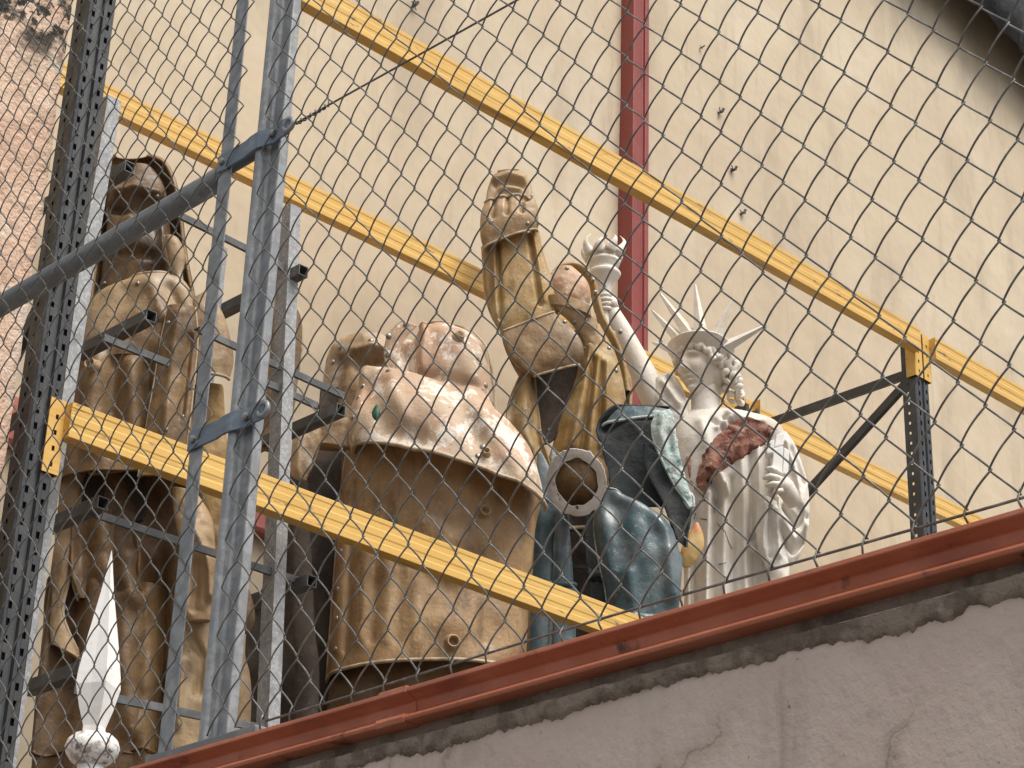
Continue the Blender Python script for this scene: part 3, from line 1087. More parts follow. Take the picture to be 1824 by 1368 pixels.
def nozzle(parent, x, y, D, r, mat):
    P, n = surface(parent, x, y, D)
    g = Geo().lathe([(r * 1.7, -0.012), (r * 1.25, 0.002), (r * 1.02, 0.012), (r, 0.024), (r * 0.74, 0.024), (r * 0.68, 0.0)], P, n, 16)
    return g.build('nozzle', mat, parent, True)


# ---------------------------------------------------------------- left: tall hooded figure
DL = 6.52
fig = thing('hooded_statue', 'tall brown hollow statue with hood and robe behind the fence post', 'statue')
shell('hood', [(206, 277, 262, 277, -0.3), (195, 288, 290, 288, -0.45), (186, 322, 309, 322, -0.5), (180, 375, 320, 375, -0.5), (176, 430, 326, 430, -0.5), (170, 480, 334, 480, -0.5), (158, 560, 350, 560, -0.4)],
      DL + 0.10, M['resin_deep'], fig, rim='lr', rim_mat=M['resin'], lump=(0.014, 5))
shell('face_mask', [(215, 300, 268, 298, 0.5), (200, 325, 288, 322, 0.55), (192, 352, 298, 352, 0.6), (188, 376, 300, 380, 0.45), (190, 400, 303, 404, 0.6), (186, 440, 308, 440, 0.65), (180, 480, 305, 478, 0.5), (176, 530, 300, 520, 0.4)],
      DL + 0.12, M['resin_deep'], fig, lump=(0.016, 6), folds=[([(205, 345), (240, 335), (285, 348)], 9, 0.03), ([(200, 372), (250, 380), (300, 372)], 8, -0.03),
                                                        ([(235, 385), (238, 430)], 12, 0.03), ([(215, 450), (270, 455)], 9, -0.02), ([(290, 400), (296, 470)], 9, 0.025)])
shell('collar', [(293, 420, 318, 425), (296, 440, 326, 440), (300, 462, 330, 462), (308, 485, 326, 490), (318, 505, 330, 515)], DL + 0.02, M['resin_tan'], fig, bulge=0.7, lump=(0.01, 9), nv=30, nu=24, rim='l')
shell('cape', [(232, 496, 300, 490), (180, 520, 330, 503), (160, 545, 348, 540), (152, 575, 352, 580), (148, 610, 335, 620), (150, 640, 300, 650)],
      DL - 0.04, M['resin_tan'], fig, bulge=0.42, lump=(0.012, 4.5), rim='t', folds=[([(225, 520), (200, 570), (190, 630)], 16, -0.016), ([(270, 510), (290, 560), (280, 630)], 12, 0.018), ([(300, 510), (325, 560)], 9, -0.02)])
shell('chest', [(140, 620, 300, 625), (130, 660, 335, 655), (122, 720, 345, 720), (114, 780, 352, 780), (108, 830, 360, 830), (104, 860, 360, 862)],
      DL, M['resin_shaded'], fig, bulge=0.5, lump=(0.016, 4), folds=[([(170, 640), (160, 720), (165, 800)], 17, 0.030), ([(205, 640), (198, 720), (205, 800)], 14, -0.035), ([(235, 650), (238, 760)], 14, 0.025),
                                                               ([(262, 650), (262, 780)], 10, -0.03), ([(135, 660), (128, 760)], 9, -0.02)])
# lower robe with a dark sheet as the hollow's shade: two side drapes and a recessed front
shell('robe_back', [(120, 800, 390, 800), (108, 900, 392, 900), (92, 1000, 398, 1000), (76, 1120, 420, 1120), (64, 1240, 430, 1240), (56, 1340, 432, 1340), (50, 1420, 434, 1420)],
      DL + 0.07, M['resin_deep'], fig, bulge=0.18, lump=(0.03, 3.4), to_floor=True, ripple=(0.03, 3.5, 0),
      folds=[([(235, 1000), (230, 1150), (240, 1300)], 26, 0.06), ([(285, 1000), (280, 1200), (288, 1340)], 16, -0.05), ([(165, 1040), (150, 1200)], 22, 0.04),
             ([(240, 1060), (262, 1090), (258, 1140)], 14, 0.05), ([(215, 1055), (285, 1060)], 9, -0.03)])
shell('left_drape', [(108, 835, 150, 850), (104, 900, 142, 905), (98, 960, 134, 965), (94, 1020, 124, 1030), (92, 1070, 112, 1085), (88, 1120, 122, 1125), (92, 1150, 150, 1180)],
      DL + 0.02, M['resin_tan'], fig, bulge=0.5, lump=(0.012, 6), rim='r', nv=60, nu=26)
shell('opening', [(158, 842, 236, 832), (152, 866, 252, 862), (154, 892, 258, 896), (166, 918, 250, 926)], DL + 0.0, M['resin_dark'], fig, bulge=-0.3, lump=(0.01, 6), nv=40, nu=40, rim='t', rim_mat=M['resin'])  # dark colour stands in for the shade inside the robe
shell('front_drape', [(130, 905, 228, 915), (128, 940, 246, 945), (126, 985, 256, 990), (128, 1030, 255, 1040), (140, 1070, 262, 1060)], DL + 0.03, M['resin_shaded'], fig, bulge=0.35, ripple=(0.022, 2.6, 0), lump=(0.016, 6), rim='l')
shell('front_fold', [(205, 1040, 300, 1050), (196, 1110, 300, 1110), (190, 1180, 298, 1180), (182, 1260, 296, 1260), (175, 1340, 294, 1340), (170, 1420, 292, 1420)], DL + 0.06, M['resin_shaded'], fig, bulge=0.5,
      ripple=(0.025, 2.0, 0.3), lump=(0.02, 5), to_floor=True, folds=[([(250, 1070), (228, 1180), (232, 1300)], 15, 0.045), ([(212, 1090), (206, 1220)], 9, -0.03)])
shell('sleeve', [(306, 868, 352, 880), (312, 930, 378, 925), (326, 985, 384, 980), (330, 1040, 386, 1040), (326, 1085, 384, 1080), (334, 1108, 378, 1106)],
      DL - 0.08, M['resin_tan'], fig, bulge=0.62, back=0.4, lump=(0.016, 6), folds=[([(345, 940), (372, 1000), (376, 1060)], 9, 0.03), ([(350, 1000), (345, 1080)], 8, -0.02)])
shell('shin', [(326, 1095, 382, 1095), (322, 1140, 372, 1140), (312, 1180, 374, 1180), (306, 1230, 372, 1230), (298, 1290, 372, 1290), (290, 1360, 376, 1360), (284, 1420, 380, 1420)],
      DL - 0.02, M['resin_tan'], fig, bulge=0.55, back=0.4, lump=(0.018, 6), to_floor=True, folds=[([(338, 1130), (360, 1170), (352, 1230)], 9, -0.03), ([(325, 1180), (318, 1290)], 8, 0.025)])
shell('hip_knob', [(424, 1045, 444, 1050), (420, 1075, 452, 1078), (418, 1100, 454, 1104), (424, 1128, 444, 1126)], DL - 0.03, M['resin_shaded'], fig, bulge=0.7, back=0.5, nv=30, nu=22)
shell('heel', [(410, 1150, 432, 1160), (404, 1190, 444, 1195), (400, 1240, 448, 1240), (396, 1300, 446, 1300), (392, 1380, 446, 1380)], DL - 0.03, M['resin_tan'], fig, bulge=0.6, back=0.4, nv=40, nu=24, to_floor=True)
# slanting arm half and the pale bowl beside it
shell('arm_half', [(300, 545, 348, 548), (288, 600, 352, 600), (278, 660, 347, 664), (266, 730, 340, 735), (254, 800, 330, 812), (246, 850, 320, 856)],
      DL - 0.14, M['resin_shaded'], fig, bulge=0.42, lump=(0.012, 6), rim='lr', rim_r=0.004, folds=[([(318, 560), (300, 700), (290, 840)], 10, 0.018), ([(338, 600), (322, 740)], 6, -0.018)])
shell('bowl', [(345, 535, 372, 520), (338, 590, 398, 560), (334, 630, 412, 610), (332, 652, 416, 645), (334, 672, 408, 676)], DL - 0.05, M['resin_tan'], fig, bulge=0.6, lump=(0.01, 6), rim='b', rim_r=0.006, ragged=0.01)
shell('flank', [(340, 690, 398, 690), (340, 760, 402, 760), (345, 830, 408, 830), (356, 920, 412, 920), (372, 990, 420, 990)], DL + 0.02, M['resin_gold'], fig, bulge=0.5, lump=(0.016, 6))
shell('side_panel', [(468, 530, 500, 522), (466, 575, 534, 560), (464, 630, 538, 620), (462, 680, 530, 690), (458, 740, 520, 760), (452, 800, 515, 820)], DL + 0.25, M['resin_shaded'], fig, bulge=0.45, lump=(0.014, 5), rim='r')
rivets(fig, [(245, 505), (268, 338), (300, 575), (338, 690), (325, 742), (296, 765), (186, 505), (280, 350)], DL - 0.14, 0.007)
nozzle(fig, 294, 568, DL - 0.12, 0.016, M['resin_tan'])
nozzle(fig, 164, 652, DL - 0.05, 0.020, M['resin_tan'])
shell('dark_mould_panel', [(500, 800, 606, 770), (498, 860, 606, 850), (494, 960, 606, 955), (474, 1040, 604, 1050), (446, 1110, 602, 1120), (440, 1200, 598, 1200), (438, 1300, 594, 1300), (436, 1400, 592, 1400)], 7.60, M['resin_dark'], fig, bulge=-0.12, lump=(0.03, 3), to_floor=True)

# ---------------------------------------------------------------- middle: bust mould in two halves
DM = 7.50
bust = thing('bust_mould', 'large pale flaking bust mould on a brown barrel, riveted along its left edge', 'statue')
barrel = shell('barrel', [(622, 790, 962, 872), (614, 830, 962, 905), (606, 900, 954, 940), (600, 980, 948, 1000), (594, 1060, 943, 1060), (588, 1140, 939, 1135), (583, 1214, 935, 1204)],
               DM + 0.07, M['resin'], bust, bulge=0.62, power=0.8, lump=(0.020, 2.6), rim='bl', rim_r=0.007, nu=80, nv=110, folds=[
    ([(650, 990), (640, 1140)], 10, 0.014), ([(672, 985), (662, 1140)], 9, -0.016), ([(690, 1000), (688, 1140)], 10, 0.012), ([(712, 1010), (708, 1140)], 8, -0.010), ([(738, 1040), (740, 1140)], 10, 0.008),
    ([(618, 880), (612, 980), (600, 1160)], 8, 0.012), ([(632, 860), (616, 1160)], 5, -0.018), ([(760, 930), (800, 960), (780, 1010)], 22, 0.02), ([(850, 1000), (880, 1060), (870, 1130)], 24, -0.02), ([(740, 1000), (800, 1050)], 16, -0.014)])
shell('lower_barrel', [(592, 1170, 930, 1160), (586, 1230, 930, 1220), (578, 1320, 930, 1280), (574, 1400, 928, 1390)], DM + 0.12, M['resin_deep'], bust, bulge=0.55, power=0.8, lump=(0.018, 3), to_floor=True, nu=70, ripple=(0.01, 5, 0))
should = shell('shoulder_half', [(718, 694, 858, 694, 0.05), (654, 654, 874, 716, 0.18), (640, 694, 886, 738, 0.42), (627, 735, 914, 766, 0.60), (620, 772, 945, 806, 0.62), (622, 800, 962, 858, 0.62), (630, 806, 972, 908, 0.62)],
               DM - 0.06, M['resin_pale'], bust, power=0.85, lump=(0.016, 3.2), rim='bl', rim_r=0.008, nu=80, nv=90, folds=[
    ([(700, 672), (760, 665), (830, 690)], 15, 0.02), ([(660, 700), (690, 760), (740, 780)], 22, -0.03), ([(700, 690), (720, 740)], 14, 0.014), ([(840, 700), (890, 790), (930, 850)], 18, 0.03), ([(800, 690), (850, 780)], 18, -0.02), ([(648, 668), (630, 780)], 7, 0.010)])
hood = shell('hood_half', [(748, 584, 806, 580, 0.35), (718, 606, 844, 602, 0.58), (702, 640, 864, 638, 0.68), (698, 680, 874, 680, 0.70), (706, 720, 880, 724, 0.66)],
             DM + 0.05, M['resin_pale'], bust, power=0.9, lump=(0.010, 4), rim='t', rim_r=0.006, nu=60, nv=50, folds=[
    ([(738, 596), (724, 628), (732, 660)], 12, -0.10), ([(752, 575), (756, 610), (748, 655)], 7, 0.03), ([(780, 580), (830, 630), (850, 690)], 18, 0.02), ([(745, 668), (800, 672), (850, 690)], 8, -0.02)])
shell('hood_flange', [(716, 572, 744, 580), (694, 594, 722, 604), (686, 628, 712, 636), (692, 654, 718, 664), (706, 668, 730, 680)], DM + 0.0, M['resin_pale'], bust, bulge=0.2, nv=40, nu=20, rim='l', lump=(0.006, 8))
shell('hood_back', [(800, 580, 838, 586), (830, 610, 866, 620), (846, 660, 877, 670), (856, 710, 882, 724), (866, 750, 896, 764)], DM + 0.16, M['resin_tan'], bust, bulge=0.5, nv=40, nu=24, rim='r')
rearm = shell('rear_half', [(606, 608, 690, 604), (590, 622, 704, 618), (580, 660, 700, 655), (575, 700, 690, 700), (572, 740, 660, 745), (568, 770, 640, 775)], DM + 0.28, M['resin_tan'], bust, bulge=0.6, lump=(0.016, 5), nu=40, nv=60, rim='l',
              folds=[([(630, 625), (660, 618), (700, 628)], 8, 0.025), ([(640, 650), (690, 645)], 10, -0.03), ([(610, 640), (592, 720)], 8, -0.02)])
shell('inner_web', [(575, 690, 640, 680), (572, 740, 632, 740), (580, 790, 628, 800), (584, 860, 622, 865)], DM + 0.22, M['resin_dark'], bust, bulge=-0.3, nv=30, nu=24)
rivets(bust, [(723, 578), (692, 598), (690, 632), (692, 660), (645, 688), (638, 708), (628, 744), (850, 638), (865, 686), (606, 618), (661, 606), (592, 645)], DM - 0.03, 0.010)
rivets(bust, [(607, 982), (601, 1050), (599, 1102), (597, 1157), (852, 812), (860, 796), (935, 870)], DM - 0.05, 0.010)
nozzle(bust, 816, 602, DM - 0.22, 0.020, M['resin_tan'])
nozzle(bust, 862, 912, DM - 0.36, 0.022, M['resin_tan'])
nozzle(bust, 806, 1144, DM - 0.40, 0.024, M['resin_tan'])
nozzle(bust, 866, 808, DM - 0.36, 0.014, M['resin_tan'])


def project_daub(shell_obj, x, y, hw, hh, mat):
    """small leaf-shaped daub laid on a shell where it shows at (x, y)"""
    best, P = 1e9, None
    for v in shell_obj.data.vertices:
        qx, qy = photo(v.co)
        d = (qx - x) ** 2 + (qy - y) ** 2
        if d < best:
            best, P = d, v
    n = P.normal.copy()
    if n.dot(TOWARD) < 0:
        n = -n
    up = (Vector((0, 0, 1)) - n * n.z).normalized()
    sd = up.cross(n)
    c = P.co + n * 0.005
    vs, fs = [c], []
    N = 24
    for k in range(N):
        t = 2 * math.pi * k / N
        vs.append(c + sd * (hw * math.cos(t) * (1 - 0.15 * abs(math.sin(t)) + 0.18 * noise.noise(Vector((k * 0.9, x, 0))))) + up * (hh * math.sin(t)) - n * 0.003)
    for k in range(N):
        fs.append((0, 1 + k, 1 + (k + 1) % N))
    o = mesh_obj('paint_daub', vs, fs, mat, shell_obj, True)
    o.modifiers.new('thickness', 'SOLIDIFY').thickness = 0.003
    return o


project_daub(should, 672, 735, 0.017, 0.040, M['leaf'])
project_daub(barrel, 698, 930, 0.016, 0.022, M['leaf'])
# broken arm pieces left of the bust
frag = thing('arm_fragment', 'broken tan arm pieces wedged beside the bust mould on its left', 'statue piece')
shell('forearm', [(560, 742, 636, 752), (548, 762, 632, 776), (530, 790, 626, 800)], 7.42, M['resin_tan'], frag, bulge=0.35, back=0.4, nv=30, nu=30, lump=(0.012, 7))
shell('wrist', [(524, 760, 570, 748), (516, 790, 572, 785), (514, 820, 560, 825), (520, 850, 545, 858)], 7.34, M['resin_tan'], frag, bulge=0.55, back=0.4, nv=40, nu=30, lump=(0.012, 7), folds=[([(535, 770), (530, 840)], 8, 0.015)])
shell('stump', [(516, 850, 548, 850), (520, 1100, 560, 1100), (522, 1300, 566, 1300)], 7.45, M['resin_dark'], frag, bulge=0.5, back=0.5, nv=30, nu=20, to_floor=True)

# ---------------------------------------------------------------- raised arm mould over a robe
DA = 8.10
armm = thing('raised_arm_mould', 'brown raised arm mould with closed fist standing above folded robe halves', 'statue')
shell('finger_cap', [(888, 306, 924, 303, 0.2), (876, 318, 938, 312, 0.3), (868, 340, 946, 332, 0.35), (864, 366, 950, 356, 0.35), (862, 380, 952, 370, 0.3)], DA + 0.03, M['resin_tan'], armm, power=0.6, lump=(0.008, 7), rim='t', rim_r=0.006, nu=60, nv=40,
      folds=[([(884, 330), (905, 322), (930, 330)], 6, -0.022), ([(880, 318), (905, 308), (932, 316)], 5, 0.014), ([(892, 336), (925, 336)], 5, 0.016)])
shell('knuckles', [(864, 362, 950, 350, 0.30), (857, 380, 957, 368, 0.45), (855, 402, 959, 388, 0.5), (856, 424, 959, 402, 0.48), (862, 446, 957, 412, 0.42)], DA - 0.03, M['resin_tan'], armm, power=0.6, lump=(0.010, 6), rim='tb', rim_r=0.006, nu=70, nv=50,
      folds=[([(882, 340), (878, 385)], 3.5, -0.022), ([(905, 335), (903, 380)], 3.5, -0.022), ([(928, 332), (930, 376)], 3.5, -0.022), ([(870, 352), (942, 338)], 5, 0.016), ([(946, 345), (938, 352)], 5, -0.05)])
shell('forearm', [(859, 440, 959, 412), (861, 474, 968, 452), (863, 508, 978, 488), (869, 542, 988, 526), (882, 574, 992, 556), (900, 598, 990, 572)], DA + 0.01, M['resin_gold'], armm, bulge=0.30, power=0.5, lump=(0.007, 5), rim='lrb', rim_r=0.006, nu=70, nv=60,
      folds=[([(886, 410), (892, 565)], 4, -0.022), ([(878, 410), (884, 560)], 4, 0.012), ([(940, 398), (962, 540)], 4, -0.022), ([(948, 400), (970, 535)], 4, 0.010)])
shell('elbow', [(896, 590, 986, 556, 0.05), (898, 612, 1010, 576, 0.15), (910, 640, 1034, 606, 0.22), (930, 662, 1040, 632, 0.25), (952, 672, 1032, 652, 0.22)], DA - 0.05, M['resin_shaded'], armm, power=0.45, lump=(0.008, 6), rim='tb', rim_r=0.006, nu=60, nv=50)
shell('elbow_side', [(892, 585, 905, 600), (897, 615, 925, 640), (912, 650, 940, 665), (935, 690, 950, 700)], DA + 0.02, M['resin'], armm, bulge=0.4, nv=30, nu=20)
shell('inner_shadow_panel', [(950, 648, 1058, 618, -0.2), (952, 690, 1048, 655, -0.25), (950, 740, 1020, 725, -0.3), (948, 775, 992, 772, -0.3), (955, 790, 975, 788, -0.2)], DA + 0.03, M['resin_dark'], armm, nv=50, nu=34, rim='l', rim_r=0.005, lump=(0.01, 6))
shell('robe_left', [(936, 655, 950, 660), (915, 690, 955, 700), (902, 730, 962, 745), (905, 770, 966, 785), (925, 810, 975, 812), (935, 870, 990, 870), (935, 960, 1000, 960)], DA + 0.02, M['resin_gold'], armm, bulge=0.5, lump=(0.012, 6), ripple=(0.014, 2.2, 0), nv=60, nu=34, to_floor=True)
shell('robe_right', [(1020, 592, 1068, 578), (1030, 640, 1096, 630), (1020, 690, 1112, 690), (1000, 740, 1116, 740), (985, 790, 1112, 790), (970, 850, 1104, 850), (968, 950, 1096, 950), (970, 1060, 1090, 1060)],
      DA + 0.05, M['resin_gold'], armm, bulge=0.5, lump=(0.012, 5), nv=100, nu=60, to_floor=True,
      folds=[([(1050, 620), (1040, 700), (1018, 800)], 8, 0.04), ([(1066, 640), (1058, 720), (1048, 820)], 7, 0.035), ([(1058, 640), (1046, 740), (1034, 820)], 5, -0.03), ([(1080, 650), (1080, 800)], 8, 0.03), ([(1072, 650), (1070, 800)], 5, -0.03), ([(1030, 690), (1004, 800)], 8, 0.02)])
shell('robe_lining', [(1046, 555, 1092, 590), (1070, 610, 1108, 640), (1084, 660, 1122, 680), (1096, 710, 1122, 715), (1100, 770, 1118, 770)], DA + 0.16, M['resin'], armm, bulge=-0.3, nv=40, nu=24, rim='lr', rim_mat=M['resin_gold'])
# arched hood strap with the pale lump inside
arch = [(986, 500), (988, 482), (1000, 472), (1018, 468), (1036, 473), (1048, 484), (1056, 502), (1062, 524), (1066, 548), (1076, 572), (1092, 598), (1104, 626), (1112, 660), (1116, 694)]
pts = [spot(x, y, 'D', DA + 0.02 + 0.01 * i / 4) for i, (x, y) in enumerate(arch)]
vs, fs = [], []
for i, p in enumerate(pts):
    d = (pts[min(i + 1, len(pts) - 1)] - pts[max(i - 1, 0)]).normalized()
    nrm = d.cross(TOWARD).normalized()
    for k, (q, w) in enumerate(((-0.02, -0.11), (-0.026, 0.0), (0.012, 0.0), (0.018, -0.11))):
        vs.append(p + nrm * q + TOWARD * w)
for i in range(len(pts) - 1):
    for k in range(4):
        a, b = i * 4 + k, i * 4 + (k + 1) % 4
        fs.append((a, b, b + 4, a + 4))
st = mesh_obj('hood_strap', vs, fs, M['resin_gold'], armm, True)
st.modifiers.new('soft', 'SUBSURF').render_levels = 2
shell('pale_lump', [(984, 482, 1020, 478), (976, 498, 1040, 494), (978, 520, 1050, 512), (990, 540, 1052, 532), (1005, 552, 1048, 546)], DA + 0.03, M['resin_pale'], armm, bulge=0.6, back=0.4, nv=40, nu=30, lump=(0.012, 9))
shell('neck_plate', [(984, 535, 1050, 545), (985, 548, 1060, 565), (1010, 570, 1062, 588), (1036, 600, 1060, 612), (1044, 625, 1056, 628)], DA + 0.0, M['resin_tan'], armm, bulge=0.4, nv=40, nu=30, lump=(0.012, 7), rim='r')
shell('shoulder_roll', [(975, 528, 1052, 548), (980, 545, 1056, 568)], DA - 0.01, M['resin'], armm, bulge=0.5, back=0.5, nv=20, nu=26)
rivets(armm, [(1006, 573), (1023, 574), (1050, 488), (1060, 520), (1056, 498), (958, 398), (940, 398), (948, 349), (1085, 620), (1098, 660), (960, 768), (978, 766), (1010, 478), (875, 395), (1105, 590)], DA - 0.03, 0.008)

# ---------------------------------------------------------------- teal moulds
DT = 7.86
teal = thing('teal_mould', 'blue grey resin mould with rounded belly and torn verdigris flap on top', 'statue')
shell('crown_half', [(1100, 720, 1194, 724, 0.0), (1078, 738, 1190, 732, -0.15), (1066, 764, 1176, 760, -0.25), (1074, 792, 1178, 790, -0.25), (1082, 822, 1188, 825, -0.22), (1088, 852, 1202, 858, -0.15), (1090, 900, 1214, 900, -0.1)], DT + 0.02, M['teal_dark'], teal, lump=(0.006, 5), nu=50, nv=60,
      folds=[([(1080, 760), (1120, 735), (1170, 735)], 9, -0.05)])
shell('crown_top', [(1106, 724, 1190, 730, 0.18), (1092, 736, 1194, 736, 0.26), (1074, 758, 1194, 745, 0.30)], DT - 0.03, M['teal'], teal, power=0.8, nv=30, nu=50, lump=(0.006, 9), rim='b', rim_mat=M['verdigris'])
shell('torn_flap', [(1170, 738, 1194, 730), (1162, 756, 1202, 748), (1164, 782, 1205, 780), (1174, 808, 1211, 810), (1188, 838, 1219, 842), (1204, 868, 1226, 866), (1220, 890, 1233, 886), (1229, 904, 1234, 902)], DT - 0.08, M['verdigris'], teal, bulge=0.4, nv=60, nu=30, lump=(0.014, 9),
      folds=[([(1180, 745), (1176, 780)], 7, 0.02), ([(1192, 770), (1196, 800)], 6, -0.02)], rim='l', rim_mat=M['verdigris'])
shell('hollow_side', [(1150, 790, 1190, 815), (1150, 820, 1208, 842), (1160, 850, 1222, 872), (1178, 882, 1230, 898), (1192, 915, 1226, 935), (1204, 955, 1222, 975)], DT - 0.02, M['teal_dark'], teal, bulge=-0.4, nv=40, nu=24)  # sheet painted as the shade of the hollow under the flap
shell('belly', [(1074, 866, 1106, 884, 0.3), (1064, 898, 1150, 908, 0.5), (1058, 935, 1192, 942, 0.58), (1062, 975, 1210, 985, 0.62), (1070, 1015, 1216, 1000, 0.6), (1078, 1050, 1212, 1050, 0.55), (1084, 1110, 1208, 1110, 0.5), (1086, 1200, 1206, 1200, 0.5)],
      DT - 0.02, M['teal'], teal, power=0.9, lump=(0.014, 4), nu=60, nv=80, to_floor=True, rim='lt', rim_mat=M['verdigris'], rim_r=0.005,
      folds=[([(1100, 880), (1160, 905), (1190, 950), (1200, 1060)], 14, 0.035), ([(1100, 900), (1110, 1000)], 22, -0.03), ([(1120, 1020), (1130, 1100)], 14, 0.02)])
shell('dark_cavity', [(1050, 850, 1080, 880), (1046, 900, 1068, 905), (1042, 960, 1070, 965), (1046, 1030, 1080, 1035), (1050, 1110, 1086, 1110)], DT + 0.10, M['teal_dark'], teal, bulge=-0.2, nv=30, nu=20, to_floor=True)  # sheet painted as the shade of the gap beside the belly
shell('left_blade', [(966, 850, 996, 840), (956, 900, 992, 890), (952, 960, 988, 960), (948, 1040, 985, 1040), (944, 1140, 980, 1140)], DT + 0.06, M['teal'], teal, bulge=0.3, nv=50, nu=24, to_floor=True, rim='r', rim_mat=M['verdigris'])
shell('second_blade', [(990, 905, 1012, 900), (988, 960, 1016, 960), (986, 1040, 1022, 1040), (984, 1140, 1026, 1140)], DT + 0.04, M['teal'], teal, bulge=0.4, nv=40, nu=22, to_floor=True)
shell('splinter', [(958, 806, 966, 808), (956, 830, 982, 838), (958, 860, 986, 866), (962, 890, 980, 895)], DT + 0.04, M['teal'], teal, bulge=0.3, nv=24, nu=16)
shell('thin_splinter', [(983, 800, 987, 800), (982, 815, 992, 818), (984, 835, 998, 836)], DT + 0.03, M['verdigris'], teal, bulge=0.3, nv=20, nu=12)
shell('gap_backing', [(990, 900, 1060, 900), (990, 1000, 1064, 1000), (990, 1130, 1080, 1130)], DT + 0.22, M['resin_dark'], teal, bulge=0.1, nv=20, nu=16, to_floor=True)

# pale ring-ended tube
ringt = thing('ring_tube', 'short hollow brown tube with chalky chipped ring at its open end', 'tube')
C0 = spot(1027, 859, 'D', 7.62)
axis = (EYE - C0).normalized() * 0.86 + SIDE * -0.15 + Vector((0, 0, -0.12))
axis.normalize()
e1 = axis.cross(Vector((0, 0, 1))).normalized()
e2 = e1.cross(axis)
vs, fs = [], []
N = 72
for k in range(N):
    t = 2 * math.pi * k / N
    wob = 1 + 0.05 * noise.noise(Vector((math.cos(t) * 3, math.sin(t) * 3, 0))) + 0.05 * noise.noise(Vector((math.cos(t) * 11, math.sin(t) * 11, 0)))
    wi = 1 + 0.10 * noise.noise(Vector((math.cos(t) * 2.5 + 5, math.sin(t) * 2.5, 0)))
    dirv = e1 * math.cos(t) + e2 * math.sin(t) * 1.12
    for r, q in ((0.120 * wob, 0.0), (0.119 * wob, 0.006), (0.102, 0.0075), (0.083 * wi, 0.006), (0.083 * wi, 0.0)):
        vs.append(C0 + dirv * r + axis * q)
for k in range(N):
    for j in range(5):
        a, b = k * 5 + j, k * 5 + (j + 1) % 5
        c, d = ((k + 1) % N) * 5 + (j + 1) % 5, ((k + 1) % N) * 5 + j
        fs.append((a, b, c, d))
rg_o = mesh_obj('end_ring', vs, fs, M['ring'], ringt, False)
rg_o.modifiers.new('edge', 'BEVEL').width = 0.0015
g = Geo()
g.lathe([(0.100, -0.001), (0.096, -0.10), (0.092, -0.24), (0.082, -0.24), (0.086, -0.10), (0.090, -0.001)], C0, axis, 40)
g.build('tube_wall', M['resin_shaded'], ringt, True)
Geo().lathe([(0.081, -0.20), (0.081, -0.23), (0.078, -0.235)], C0, axis, 40).build('tube_bottom', M['resin_dark'], ringt)  # dark disc paints the shade deep inside the tube

# ---------------------------------------------------------------- small orange shell
oth = shell('orange_shell', [(1240, 930, 1244, 931), (1228, 948, 1252, 950), (1215, 974, 1254, 974), (1211, 994, 1243, 994), (1217, 1010, 1230, 1010)], 8.15, M['orange'], None, bulge=0.35, back=0.4, nv=30, nu=26, lump=(0.006, 9))
tag(oth, 'small yellow and orange shell piece against the white robe', 'statue piece')

# ---------------------------------------------------------------- white spear finial
fin = thing('spear_finial', 'white painted spear point on a grimy round knob at the lower left', 'finial')
DF = 4.62
tip, sh_, neck, knobc = spot(199, 980, 'D', DF), spot(180, 1240, 'D', DF), spot(165, 1308, 'D', DF), spot(164, 1336, 'D', DF)
ax = (tip - knobc).normalized()
sx = SIDE - ax * SIDE.dot(ax)
sx.normalize()
dx = ax.cross(sx)
L = (tip - knobc).length
px = L / 358.0
vs, fs = [], []
prof = [(22, 0.08, 20), (40, 0.10, 20), (70, 0.0, 30), (110, 0.0, 40), (132, 0, 38), (200, 0, 27), (280, 0, 12), (335, 0, 4), (357, 0, 0.6)]
for (h, _, w) in prof:
    c = knobc + ax * (h * px)
    ws = [1.0, 0.58, 0.5, 0.58, 1.0, 0.58, 0.5, 0.58]
    for k in range(8):
        t = 2 * math.pi * k / 8 + 0.5
        r = w * px * (1.0 if k % 2 == 0 else 0.66)
        vs.append(c + sx * (math.cos(t) * r) + dx * (math.sin(t) * r))
for j in range(len(prof) - 1):
    for k in range(8):
        a, b = j * 8 + k, j * 8 + (k + 1) % 8
        fs.append((a, b, b + 8, a + 8))
fs.append(tuple(range(7, -1, -1)))
fs.append(tuple(len(prof) * 8 - 8 + k for k in range(8)))
b_ = Geo().add(vs, fs).build('spear_point', M['whitepaint'], fin, bevel=0.005)
Geo().lathe([(26 * px, -26 * px), (34 * px, -20 * px), (43 * px, -8 * px), (46 * px, 4 * px), (42 * px, 16 * px), (32 * px, 25 * px), (20 * px, 29 * px), (16 * px, 30 * px)], knobc, ax, 32).build('knob', M['grimywhite'], fin, True)
foot = Vector((knobc.x - ax.x * 0.05, knobc.y - ax.y * 0.05, FLOOR_Z + 0.001))
Geo().lathe([(24 * px, 0.0), (22 * px, (knobc - ax * (24 * px) - foot).length)], foot, knobc - ax * (24 * px) - foot, 24).build('shaft', M['whitepaint'], fin, True)

